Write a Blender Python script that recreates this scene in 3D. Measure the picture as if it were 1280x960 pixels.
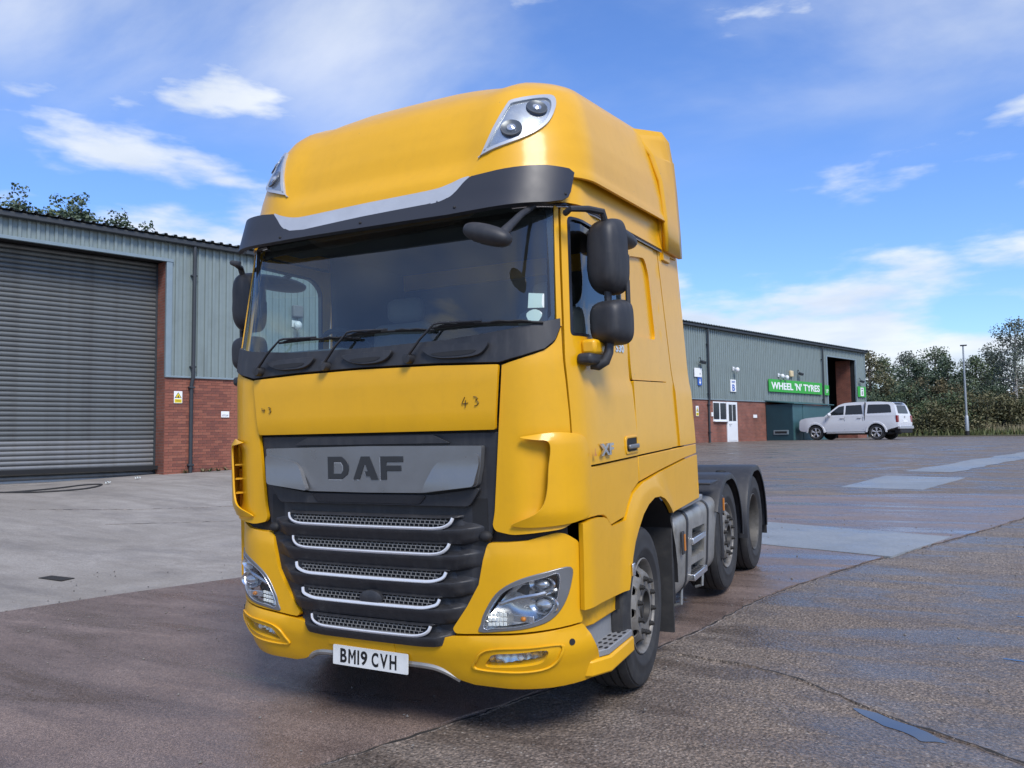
import bpy, bmesh, math, random
from math import radians, sin, cos, pi, sqrt
from mathutils import Vector, Matrix
from mathutils.geometry import delaunay_2d_cdt

for o in list(bpy.data.objects): bpy.data.objects.remove(o)
SC = bpy.context.scene
COL = SC.collection
rnd = random.Random(11)

# ------------------------------------------------------------------ camera
CAMP = Vector((2.7558, -3.5263, 1.6413))
def cam_axes(yaw, pitch, roll):
    f = Vector((sin(yaw)*cos(pitch), cos(yaw)*cos(pitch), sin(pitch)))
    r = Vector((cos(yaw), -sin(yaw), 0)); u = r.cross(f)
    c, s = cos(roll), sin(roll)
    return r*c + u*s, u*c - r*s, f
_r, _u, _f = cam_axes(-.4675, radians(3.8), radians(-.8))
cd = bpy.data.cameras.new('camera'); cam = bpy.data.objects.new('camera', cd); COL.objects.link(cam)
cam.matrix_world = Matrix(((_r.x, _u.x, -_f.x, CAMP.x), (_r.y, _u.y, -_f.y, CAMP.y), (_r.z, _u.z, -_f.z, CAMP.z), (0, 0, 0, 1)))
cd.sensor_width = 36; cd.lens = 36*983.8/1280; cd.clip_end = 3000; cd.clip_start = .05
SC.camera = cam

# ------------------------------------------------------------------ sky, sun, exposure
SUN_EL, SUN_AZ = 48, 132          # degrees; azimuth from +Y towards +X
W = bpy.data.worlds.new('World'); SC.world = W; W.use_nodes = True
nt = W.node_tree; nt.nodes.clear()
def N(tree, t, **k):
    n = tree.nodes.new(t)
    for a, b in k.items(): setattr(n, a, b)
    return n
sky = N(nt, 'ShaderNodeTexSky', sky_type='NISHITA', sun_disc=False)
sky.sun_elevation = radians(SUN_EL); sky.sun_rotation = radians(SUN_AZ)
sky.air_density = 1.15; sky.dust_density = .25; sky.ozone_density = 2.2
tint = N(nt, 'ShaderNodeMix', data_type='RGBA', blend_type='MULTIPLY'); tint.inputs[0].default_value = 1
tint.inputs[7].default_value = (.68, .90, 1.34, 1)
nt.links.new(sky.outputs[0], tint.inputs[6])
bg = N(nt, 'ShaderNodeBackground'); bg.inputs[1].default_value = .115
nt.links.new(tint.outputs[2], bg.inputs[0])
tc = N(nt, 'ShaderNodeTexCoord'); sep = N(nt, 'ShaderNodeSeparateXYZ'); nt.links.new(tc.outputs['Generated'], sep.inputs[0])
def M(op, a, b=None, tree=nt, clamp=False):
    n = N(tree, 'ShaderNodeMath', operation=op); n.use_clamp = clamp
    for i, v in enumerate((a, b)):
        if v is None: continue
        if isinstance(v, (int, float)): n.inputs[i].default_value = v
        else: tree.links.new(v, n.inputs[i])
    return n.outputs[0]
den = M('ADD', M('MAXIMUM', sep.outputs[2], 0.0), .22)
cx = M('DIVIDE', sep.outputs[0], den); cy = M('DIVIDE', sep.outputs[1], den)
cmb = N(nt, 'ShaderNodeCombineXYZ'); nt.links.new(cx, cmb.inputs[0]); nt.links.new(cy, cmb.inputs[1])
mp = N(nt, 'ShaderNodeMapping'); nt.links.new(cmb.outputs[0], mp.inputs[0])
mp.inputs['Location'].default_value = (9.1, 3.9, 0); mp.inputs['Rotation'].default_value = (0, 0, radians(20)); mp.inputs['Scale'].default_value = (.8, 1.15, 1)
n1 = N(nt, 'ShaderNodeTexNoise'); n1.inputs['Scale'].default_value = 1.3; n1.inputs['Detail'].default_value = 9; n1.inputs['Roughness'].default_value = .55; n1.inputs['Distortion'].default_value = .25
nt.links.new(mp.outputs[0], n1.inputs['Vector'])
rp = N(nt, 'ShaderNodeValToRGB'); rp.color_ramp.elements[0].position = .36; rp.color_ramp.elements[1].position = .72
rp.color_ramp.elements[0].color = (0, 0, 0, 1); rp.color_ramp.elements[1].color = (.74, .74, .74, 1); rp.color_ramp.interpolation = 'EASE'
nt.links.new(n1.outputs[0], rp.inputs[0])
hi = N(nt, 'ShaderNodeMapRange'); hi.interpolation_type = 'SMOOTHSTEP'; hi.inputs[1].default_value = .26; hi.inputs[2].default_value = .46; nt.links.new(sep.outputs[2], hi.inputs[0])
m1 = M('MULTIPLY', rp.outputs[0], hi.outputs[0])
# low broken white cumulus near the horizon, all the way round
n2 = N(nt, 'ShaderNodeTexNoise'); n2.inputs['Scale'].default_value = 3.6; n2.inputs['Detail'].default_value = 8; n2.inputs['Roughness'].default_value = .52
mp2 = N(nt, 'ShaderNodeMapping'); mp2.inputs['Scale'].default_value = (1, 1, 3.4); mp2.inputs['Location'].default_value = (8.2, 12.6, 2.22); nt.links.new(tc.outputs['Generated'], mp2.inputs[0]); nt.links.new(mp2.outputs[0], n2.inputs['Vector'])
rp2 = N(nt, 'ShaderNodeMapRange'); rp2.interpolation_type = 'SMOOTHSTEP'; rp2.inputs[1].default_value = .475; rp2.inputs[2].default_value = .60
bias = N(nt, 'ShaderNodeMapRange'); bias.inputs[1].default_value = .36; bias.inputs[2].default_value = .05; bias.inputs[3].default_value = -.085; bias.inputs[4].default_value = .075; nt.links.new(sep.outputs[2], bias.inputs[0])
nt.links.new(M('ADD', n2.outputs[0], bias.outputs[0]), rp2.inputs[0])
m2 = M('MULTIPLY', rp2.outputs[0], .92)
rp = type('o', (), {'outputs': [m1]})
mask = M('MAXIMUM', rp.outputs[0], m2)
n3 = N(nt, 'ShaderNodeTexNoise'); n3.inputs['Scale'].default_value = 2.6; n3.inputs['Detail'].default_value = 6; nt.links.new(mp.outputs[0], n3.inputs['Vector'])
rp3 = N(nt, 'ShaderNodeValToRGB'); rp3.color_ramp.elements[0].position = .35; rp3.color_ramp.elements[1].position = .65
rp3.color_ramp.elements[0].color = (.62, .70, .82, 1); rp3.color_ramp.elements[1].color = (.86, .90, .95, 1)
nt.links.new(n3.outputs[0], rp3.inputs[0])
bgc = N(nt, 'ShaderNodeBackground'); bgc.inputs[1].default_value = .82; nt.links.new(rp3.outputs[0], bgc.inputs[0])
mx = N(nt, 'ShaderNodeMixShader'); nt.links.new(mask, mx.inputs[0]); nt.links.new(bg.outputs[0], mx.inputs[1]); nt.links.new(bgc.outputs[0], mx.inputs[2])
wo = N(nt, 'ShaderNodeOutputWorld'); nt.links.new(mx.outputs[0], wo.inputs[0])

sl = bpy.data.lights.new('sun', 'SUN'); so = bpy.data.objects.new('sun', sl); COL.objects.link(so)
sl.energy = 2.7; sl.angle = radians(22); sl.color = (1, .95, .88)
sd = Vector((sin(radians(SUN_AZ))*cos(radians(SUN_EL)), cos(radians(SUN_AZ))*cos(radians(SUN_EL)), sin(radians(SUN_EL))))
so.rotation_euler = sd.to_track_quat('Z', 'Y').to_euler()
VS = SC.view_settings; SC.display_settings.display_device = 'sRGB'
VS.view_transform = 'Standard'; VS.look = 'None'; VS.exposure = 0.45; VS.gamma = 1; VS.use_curve_mapping = False

# ------------------------------------------------------------------ materials
MATS = {}
def mat(name, col, rough=.5, metal=0., coat=0., var=0., vscale=4., bump=0., bscale=60., spec=.5, dirt=None, dscale=3., damt=.5, emit=None, rvar=0., streak=None, samt=.3, sscale=(16, 16, 1.1), chips=None):
    m = bpy.data.materials.new(name); m.use_nodes = True; t = m.node_tree
    b = t.nodes['Principled BSDF']
    b.inputs['Base Color'].default_value = (*col, 1); b.inputs['Roughness'].default_value = rough; b.inputs['Metallic'].default_value = metal
    b.inputs['Coat Weight'].default_value = coat; b.inputs['Coat Roughness'].default_value = .15; b.inputs['Specular IOR Level'].default_value = spec
    co = N(t, 'ShaderNodeTexCoord').outputs['Object']
    src = None
    if var:
        n = N(t, 'ShaderNodeTexNoise'); n.inputs['Scale'].default_value = vscale; n.inputs['Detail'].default_value = 7; n.inputs['Roughness'].default_value = .65; t.links.new(co, n.inputs['Vector'])
        r = N(t, 'ShaderNodeMapRange'); r.inputs[3].default_value = 1-var; r.inputs[4].default_value = 1+var; r.inputs[1].default_value = .25; r.inputs[2].default_value = .75; t.links.new(n.outputs[0], r.inputs[0])
        h = N(t, 'ShaderNodeHueSaturation'); h.inputs['Color'].default_value = (*col, 1); t.links.new(r.outputs[0], h.inputs['Value']); src = h.outputs[0]
    if dirt:
        n = N(t, 'ShaderNodeTexNoise'); n.inputs['Scale'].default_value = dscale; n.inputs['Detail'].default_value = 9; n.inputs['Roughness'].default_value = .7; t.links.new(co, n.inputs['Vector'])
        r = N(t, 'ShaderNodeMapRange'); r.inputs[1].default_value = .48; r.inputs[2].default_value = .78; r.inputs[4].default_value = damt; t.links.new(n.outputs[0], r.inputs[0])
        mxx = N(t, 'ShaderNodeMix', data_type='RGBA'); t.links.new(r.outputs[0], mxx.inputs[0]); mxx.inputs[7].default_value = (*dirt, 1)
        if src: t.links.new(src, mxx.inputs[6])
        else: mxx.inputs[6].default_value = (*col, 1)
        src = mxx.outputs[2]
        rr = N(t, 'ShaderNodeMapRange'); rr.inputs[3].default_value = rough; rr.inputs[4].default_value = min(1, rough+.3); t.links.new(r.outputs[0], rr.inputs[0]); t.links.new(rr.outputs[0], b.inputs['Roughness'])
    elif rvar:
        n = N(t, 'ShaderNodeTexNoise'); n.inputs['Scale'].default_value = vscale; n.inputs['Detail'].default_value = 8; t.links.new(co, n.inputs['Vector'])
        rr = N(t, 'ShaderNodeMapRange'); rr.inputs[1].default_value = .3; rr.inputs[2].default_value = .7; rr.inputs[3].default_value = max(.02, rough-rvar); rr.inputs[4].default_value = rough+rvar; t.links.new(n.outputs[0], rr.inputs[0]); t.links.new(rr.outputs[0], b.inputs['Roughness'])
    if streak:
        sm = N(t, 'ShaderNodeMapping'); sm.inputs['Scale'].default_value = sscale; t.links.new(co, sm.inputs[0])
        n = N(t, 'ShaderNodeTexNoise'); n.inputs['Scale'].default_value = 1; n.inputs['Detail'].default_value = 7; n.inputs['Roughness'].default_value = .6; t.links.new(sm.outputs[0], n.inputs['Vector'])
        r = N(t, 'ShaderNodeMapRange'); r.inputs[1].default_value = .50; r.inputs[2].default_value = .76; r.inputs[4].default_value = samt; t.links.new(n.outputs[0], r.inputs[0])
        mxx = N(t, 'ShaderNodeMix', data_type='RGBA'); t.links.new(r.outputs[0], mxx.inputs[0]); mxx.inputs[7].default_value = (*streak, 1)
        if src: t.links.new(src, mxx.inputs[6])
        else: mxx.inputs[6].default_value = (*col, 1)
        src = mxx.outputs[2]
    if chips:
        v = N(t, 'ShaderNodeTexVoronoi'); v.inputs['Scale'].default_value = 9; t.links.new(co, v.inputs['Vector'])
        sp = N(t, 'ShaderNodeSeparateColor'); t.links.new(v.outputs['Color'], sp.inputs[0])
        r = N(t, 'ShaderNodeMapRange'); r.inputs[1].default_value = .05; r.inputs[2].default_value = .025; t.links.new(v.outputs['Distance'], r.inputs[0])
        r2 = N(t, 'ShaderNodeMapRange'); r2.inputs[1].default_value = .62; r2.inputs[2].default_value = .70; r2.inputs[4].default_value = .8; t.links.new(sp.outputs[0], r2.inputs[0])
        mxx = N(t, 'ShaderNodeMix', data_type='RGBA'); t.links.new(M('MULTIPLY', r.outputs[0], r2.outputs[0], t), mxx.inputs[0]); mxx.inputs[7].default_value = (*chips, 1); t.links.new(src, mxx.inputs[6]); src = mxx.outputs[2]
    if src: t.links.new(src, b.inputs['Base Color'])
    if bump:
        n = N(t, 'ShaderNodeTexNoise'); n.inputs['Scale'].default_value = bscale; n.inputs['Detail'].default_value = 4; t.links.new(co, n.inputs['Vector'])
        bp = N(t, 'ShaderNodeBump'); bp.inputs['Strength'].default_value = bump; bp.inputs['Distance'].default_value = .004; t.links.new(n.outputs[0], bp.inputs['Height']); t.links.new(bp.outputs[0], b.inputs['Normal'])
    if emit: b.inputs['Emission Color'].default_value = (*col, 1); b.inputs['Emission Strength'].default_value = emit
    MATS[name] = m
    return m
def glass(name, tintc, rough=0., base=.0, trans=.75, f0=1.5):
    m = bpy.data.materials.new(name); m.use_nodes = True; t = m.node_tree; t.nodes.clear()
    tr = N(t, 'ShaderNodeBsdfTransparent'); tr.inputs[0].default_value = (*tintc, 1)
    gl = N(t, 'ShaderNodeBsdfGlossy'); gl.inputs['Roughness'].default_value = rough; gl.inputs[0].default_value = (1, 1, 1, 1)
    fr = N(t, 'ShaderNodeFresnel'); ge = N(t, 'ShaderNodeNewGeometry'); io = N(t, 'ShaderNodeMapRange'); io.inputs[3].default_value = f0; io.inputs[4].default_value = 1/f0; t.links.new(ge.outputs['Backfacing'], io.inputs[0]); t.links.new(io.outputs[0], fr.inputs[0])
    ms = N(t, 'ShaderNodeMixShader'); t.links.new(fr.outputs[0], ms.inputs[0]); t.links.new(tr.outputs[0], ms.inputs[1]); t.links.new(gl.outputs[0], ms.inputs[2])
    last = ms.outputs[0]
    if base:                                  # grey diffuse veil in the pane, imitating reflected cloud
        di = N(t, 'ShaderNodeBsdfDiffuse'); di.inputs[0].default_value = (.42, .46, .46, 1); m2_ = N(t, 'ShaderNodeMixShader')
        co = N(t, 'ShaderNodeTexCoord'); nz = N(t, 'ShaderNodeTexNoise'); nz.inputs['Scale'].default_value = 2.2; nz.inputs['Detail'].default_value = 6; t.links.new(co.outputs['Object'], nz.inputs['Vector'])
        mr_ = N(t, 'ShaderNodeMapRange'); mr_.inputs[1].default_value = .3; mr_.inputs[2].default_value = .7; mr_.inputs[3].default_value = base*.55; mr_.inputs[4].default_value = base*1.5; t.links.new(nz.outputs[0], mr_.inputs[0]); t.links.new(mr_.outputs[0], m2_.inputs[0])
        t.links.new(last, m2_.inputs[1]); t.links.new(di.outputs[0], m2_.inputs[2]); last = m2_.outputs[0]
    ou = N(t, 'ShaderNodeOutputMaterial'); t.links.new(last, ou.inputs[0]); MATS[name] = m
    return m
YEL = (.70, .360, .004)
mat('yellow', YEL, .42, coat=.36, var=.04, vscale=2.5, spec=.3, dirt=(.33, .18, .02), dscale=11., damt=.10, streak=(.33, .19, .03), samt=.06, chips=(.25, .15, .05))
mat('yellow_worn', YEL, .45, coat=.15, var=.08, vscale=6, dirt=(.14, .09, .04), dscale=9., damt=.5)
mat('black_plastic', (.021, .022, .026), .52, var=.12, vscale=14, bump=.12, bscale=400, dirt=(.055, .053, .052), dscale=7, damt=.35, streak=(.075, .072, .070), samt=.35, sscale=(22, 22, 2))
mat('black_gloss', (.012, .013, .017), .22, var=.1)
mat('visor_black', (.020, .022, .030), .46, rvar=.06, vscale=5)
mat('grey_panel', (.215, .22, .225), .34, metal=.6, var=.08, vscale=5, rvar=.08)
mat('badge_dark', (.035, .037, .04), .35, metal=.3)
mat('chrome', (.62, .63, .65), .22, metal=.9, var=.1, vscale=30)
mat('chrome_bright', (.66, .67, .69), .30, metal=.35, var=.06, vscale=30)
mat('silver', (.46, .48, .51), .35, metal=.35, var=.12, vscale=4)
mat('alu_dirty', (.36, .35, .32), .42, metal=.6, var=.2, vscale=6, dirt=(.11, .10, .085), dscale=7, damt=.6)
mat('rubber', (.022, .022, .023), .75, var=.2, vscale=18, dirt=(.075, .072, .066), dscale=8, damt=.55)
mat('wheel_steel', (.20, .188, .168), .5, metal=.3, var=.2, vscale=14, dirt=(.09, .075, .055), dscale=18, damt=.85)
mat('nut', (.05, .048, .045), .5, metal=.5)
mat('rim_dark', (.085, .08, .072), .55, metal=.3, var=.3, vscale=12, dirt=(.03, .028, .025), dscale=10, damt=.7)
mat('mesh_grey', (.24, .24, .235), .5, metal=.4)
mat('frame_dark', (.012, .012, .013), .7)
mat('interior', (.045, .052, .056), .85, var=.15)
mat('interior_grey', (.16, .165, .17), .8, var=.1)
mat('white_card', (.62, .66, .62), .6, var=.06)
mat('plate_white', (.66, .67, .65), .35, var=.05, dirt=(.3, .28, .25), dscale=22, damt=.3)
mat('ink', (.006, .006, .007), .4)
mat('marker', (.02, .016, .008), .6)
mat('lamp_bowl', (.62, .63, .64), .24, metal=.9, var=.15, vscale=25)
mat('lamp_dark', (.025, .026, .028), .25)
mat('lamp_grey', (.11, .115, .12), .3, metal=.4)
mat('lamp_lens', (.55, .57, .60), .08, metal=.7)
mat('amber', (.55, .19, .02), .3)
mat('red_lamp', (.22, .012, .012), .25, coat=.5)
mat('led', (.85, .85, .80), .3)
mat('step_grey', (.27, .275, .28), .55, metal=.3, var=.12, vscale=20, dirt=(.12, .11, .10), dscale=20, damt=.5)
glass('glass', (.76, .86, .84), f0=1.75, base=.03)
glass('glass_side', (.80, .87, .85), f0=1.75)
glass('lens_clear', (.88, .9, .9), f0=1.5)
mat('mirror_glass', (.7, .72, .74), .04, metal=1.)

# ------------------------------------------------------------------ mesh helpers
def finish(o, parent, bevel=0, seg=2, sharp=38):
    me = o.data
    for p in me.polygons: p.use_smooth = True
    me.set_sharp_from_angle(angle=radians(sharp))
    if parent is not None: o.parent = parent
    if bevel:
        b = o.modifiers.new('edge', 'BEVEL'); b.width = bevel; b.segments = seg; b.limit_method = 'ANGLE'; b.angle_limit = radians(40); b.harden_normals = False
    return o
def mobj(name, verts, faces, m, parent=None, bevel=0, sharp=38):
    me = bpy.data.meshes.new(name); me.from_pydata([tuple(v) for v in verts], [], faces); me.update()
    if m: me.materials.append(MATS[m])
    o = bpy.data.objects.new(name, me); COL.objects.link(o)
    return finish(o, parent, bevel, sharp=sharp)
def empty(name, loc=(0, 0, 0), rz=0):
    o = bpy.data.objects.new(name, None); COL.objects.link(o); o.location = loc; o.rotation_euler = (0, 0, rz); o.empty_display_size = .2
    return o
def tag(o, label=None, cat=None, group=None, kind=None):
    if label: o['label'] = label
    if cat: o['category'] = cat
    if group: o['group'] = group
    if kind: o['kind'] = kind
    return o
def copy_tree(o, parent=None):
    c = o.copy(); COL.objects.link(c)
    if parent is not None: c.parent = parent
    for ch in o.children: copy_tree(ch, c)
    return c
class MB:
    def __init__(s): s.v = []; s.f = []
    def add(s, vs, fs):
        k = len(s.v); s.v += [Vector(v) for v in vs]; s.f += [tuple(i+k for i in f) for f in fs]; return s
    def box(s, c, d, rot=None):
        c = Vector(c); h = Vector(d)/2
        vs = [Vector((x*h.x, y*h.y, z*h.z)) for x in (-1, 1) for y in (-1, 1) for z in (-1, 1)]
        if rot is not None: vs = [rot @ v for v in vs]
        return s.add([v+c for v in vs], [(0, 1, 3, 2), (4, 6, 7, 5), (0, 4, 5, 1), (2, 3, 7, 6), (0, 2, 6, 4), (1, 5, 7, 3)])
    def prism(s, pts, fn, d0, d1):
        n = len(pts); vs = [fn(p, q, d0) for p, q in pts]+[fn(p, q, d1) for p, q in pts]
        return s.add(vs, [tuple(range(n)), tuple(range(2*n-1, n-1, -1))]+[(i, i+n, (i+1) % n+n, (i+1) % n) for i in range(n)])
    def tube(s, pts, rad, seg=8, cap=True, flat=None):
        pts = [Vector(p) for p in pts]; n = len(pts); R = rad if isinstance(rad, (list, tuple)) else [rad]*n
        k = len(s.v); up = None
        for i, p in enumerate(pts):
            t = (pts[min(i+1, n-1)]-pts[max(i-1, 0)]).normalized()
            if up is None: up = Vector((0, 0, 1)) if abs(t.z) < .9 else Vector((1, 0, 0))
            a = t.cross(up).normalized(); b = a.cross(t).normalized(); up = b
            for j in range(seg):
                an = 2*pi*j/seg; fa, fb = flat if flat else (1, 1)
                s.v.append(p+a*cos(an)*R[i]*fa+b*sin(an)*R[i]*fb)
        for i in range(n-1):
            for j in range(seg):
                s.f.append((k+i*seg+j, k+i*seg+(j+1) % seg, k+(i+1)*seg+(j+1) % seg, k+(i+1)*seg+j))
        if cap: s.f.append(tuple(k+j for j in range(seg))[::-1]); s.f.append(tuple(k+(n-1)*seg+j for j in range(seg)))
        return s
    def lathe(s, prof, fn, seg=48, closed=False):
        # prof: list of (radius, axial); fn(ca, sa, r, h) -> point
        k = len(s.v); m = len(prof)
        for i in range(seg):
            a = 2*pi*i/seg
            for r, h in prof: s.v.append(Vector(fn(cos(a), sin(a), r, h)))
        for i in range(seg):
            for j in range(m if closed else m-1):
                a = k+i*m+j; b = k+i*m+(j+1) % m; c = k+((i+1) % seg)*m+(j+1) % m; d = k+((i+1) % seg)*m+j
                s.f.append((a, b, c, d))
        return s
    def grid(s, fn, nu, nv):
        k = len(s.v)
        for i in range(nu+1):
            for j in range(nv+1): s.v.append(Vector(fn(i/nu, j/nv)))
        for i in range(nu):
            for j in range(nv):
                a = k+i*(nv+1)+j; s.f.append((a, a+nv+1, a+nv+2, a+1))
        return s
    def sphere(s, c, r, nu=12, nv=8):
        c = Vector(c); r = Vector(r) if not isinstance(r, (int, float)) else Vector((r, r, r))
        return s.grid(lambda u, v: c+Vector((r.x*cos(2*pi*u)*sin(pi*v), r.y*sin(2*pi*u)*sin(pi*v), r.z*cos(pi*v))), nu, nv)
    def build(s, name, m, parent=None, bevel=0, sharp=38, weld=False):
        o = mobj(name, s.v, s.f, m, None, 0, sharp)
        bm = bmesh.new(); bm.from_mesh(o.data)
        if weld: bmesh.ops.remove_doubles(bm, verts=bm.verts, dist=1e-5)
        bmesh.ops.recalc_face_normals(bm, faces=bm.faces); bm.to_mesh(o.data); bm.free()
        return finish(o, parent, bevel, sharp=sharp)
def pin(p, poly):
    x, y = p; c = False; n = len(poly); j = n-1
    for i in range(n):
        xi, yi = poly[i]; xj, yj = poly[j]
        if (yi > y) != (yj > y) and x < (xj-xi)*(y-yi)/(yj-yi)+xi: c = not c
        j = i
    return c
def pdist(p, poly):
    x, y = p; m = 1e9; n = len(poly)
    for i in range(n):
        ax, ay = poly[i]; bx, by = poly[(i+1) % n]; dx, dy = bx-ax, by-ay; L = dx*dx+dy*dy or 1e-12
        t = max(0, min(1, ((x-ax)*dx+(y-ay)*dy)/L)); m = min(m, (x-ax-t*dx)**2+(y-ay-t*dy)**2)
    return sqrt(m)
def resamp(poly, step):
    out = []; n = len(poly)
    for i in range(n):
        a = poly[i]; b = poly[(i+1) % n]; k = max(1, int(math.hypot(b[0]-a[0], b[1]-a[1])/step))
        out += [(a[0]+(b[0]-a[0])*j/k, a[1]+(b[1]-a[1])*j/k) for j in range(k)]
    return out
def rounded(poly, r, seg=4):
    out = []; n = len(poly); rr = r if isinstance(r, (list, tuple)) else [r]*n
    for i in range(n):
        p = Vector(poly[i][:2]); a = Vector(poly[i-1][:2])-p; b = Vector(poly[(i+1) % n][:2])-p
        d = min(rr[i], a.length*.48, b.length*.48)
        if d < 1e-4: out.append(tuple(p)); continue
        A = p+a.normalized()*d; B = p+b.normalized()*d
        for k in range(seg+1):
            t = k/seg; q = A*(1-t)**2+p*2*t*(1-t)+B*t*t; out.append((q.x, q.y))
    return out
def smooth_poly(pts, seg=5, closed=True):
    n = len(pts); out = []
    for i in range(n if closed else n-1):
        g = (lambda k: pts[k % n]) if closed else (lambda k: pts[max(0, min(n-1, k))])
        p0, p1, p2, p3 = g(i-1), g(i), g(i+1), g(i+2)
        for k in range(seg):
            t = k/seg
            out.append(tuple(.5*(2*p1[d]+(p2[d]-p0[d])*t+(2*p0[d]-5*p1[d]+4*p2[d]-p3[d])*t*t+(3*p1[d]-p0[d]-3*p2[d]+p3[d])*t**3) for d in range(len(p1))))
    if not closed: out.append(tuple(pts[-1]))
    return out
def cdt(outline, holes, step):
    out = resamp(outline, step); hs = [resamp(h, step) for h in holes]
    vs = []; es = []
    for poly in [out]+hs:
        k = len(vs); vs += [Vector(p) for p in poly]; es += [(k+i, k+(i+1) % len(poly)) for i in range(len(poly))]
    x0 = min(p[0] for p in out); x1 = max(p[0] for p in out); y0 = min(p[1] for p in out); y1 = max(p[1] for p in out)
    nx = int((x1-x0)/step)+1; ny = int((y1-y0)/step)+1
    for i in range(nx+1):
        for j in range(ny+1):
            p = (x0+(i+.03)*step, y0+(j+.03)*step)
            if pin(p, out) and not any(pin(p, h) for h in hs) and all(pdist(p, q) > step*.45 for q in [out]+hs): vs.append(Vector(p))
    r = delaunay_2d_cdt(vs, es, [], 0, 1e-6)
    V = [(v.x, v.y) for v in r[0]]; F = []
    for f in r[2]:
        c = (sum(V[i][0] for i in f)/3, sum(V[i][1] for i in f)/3)
        if pin(c, out) and not any(pin(c, h) for h in hs):
            a, b, d = (V[i] for i in f)
            F.append(tuple(f) if (b[0]-a[0])*(d[1]-a[1])-(b[1]-a[1])*(d[0]-a[0]) > 0 else tuple(f)[::-1])
    used = sorted({i for f in F for i in f}); mp_ = {i: k for k, i in enumerate(used)}
    return [V[i] for i in used], [tuple(mp_[i] for i in f) for f in F]
def slab(name, m, parent, fn, outline, holes=(), step=.06, thick=.02, bevel=.0, sharp=38):
    # fn(p, q, off) -> point; off>0 is outward
    V, F = cdt(outline, holes, step); n = len(V)
    vs = [fn(p, q, 0) for p, q in V]; fs = list(F)
    if thick:
        vs += [fn(p, q, -thick) for p, q in V]; fs += [tuple(i+n for i in f[::-1]) for f in F]
        ed = {}
        for f in F:
            for i in range(3): ed[(f[i], f[(i+1) % 3])] = 1
        for a, b in ed:
            if (b, a) not in ed: fs.append((b, a, a+n, b+n))
    return mobj(name, vs, fs, m, parent, bevel, sharp)
def text_mesh(txt, size, ext=.002, offset=0, align='CENTER'):
    cu = bpy.data.curves.new('lettering', 'FONT'); cu.body = txt; cu.size = size; cu.extrude = ext; cu.align_x = align; cu.align_y = 'CENTER'; cu.offset = offset; cu.resolution_u = 4
    o = bpy.data.objects.new('lettering', cu); COL.objects.link(o); bpy.context.view_layer.update()
    me = bpy.data.meshes.new_from_object(o.evaluated_get(bpy.context.evaluated_depsgraph_get())); bpy.data.objects.remove(o)
    return me
def text_obj(name, txt, size, m, parent, mw, ext=.002, offset=0, fit=None):
    me = text_mesh(txt, size, ext, offset); me.materials.clear(); me.materials.append(MATS[m])
    if fit:
        xs = [v.co.x for v in me.vertices]; ys = [v.co.y for v in me.vertices]; w = max(xs)-min(xs); h = max(ys)-min(ys); cx0 = (max(xs)+min(xs))/2; cy0 = (max(ys)+min(ys))/2
        for v in me.vertices: v.co.x = (v.co.x-cx0)*fit[0]/w; v.co.y = (v.co.y-cy0)*fit[1]/h
    for v in me.vertices: v.co = mw @ v.co
    o = bpy.data.objects.new(name, me); COL.objects.link(o)
    if parent is not None: o.parent = parent
    return o
def frame(origin, xa, ya):
    xa = Vector(xa).normalized(); za = xa.cross(Vector(ya)).normalized(); ya = za.cross(xa); o = Vector(origin)
    return Matrix(((xa.x, ya.x, za.x, o.x), (xa.y, ya.y, za.y, o.y), (xa.z, ya.z, za.z, o.z), (0, 0, 0, 1)))
def sstep(a, b, x):
    t = max(0, min(1, (x-a)/(b-a))); return t*t*(3-2*t)
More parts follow.
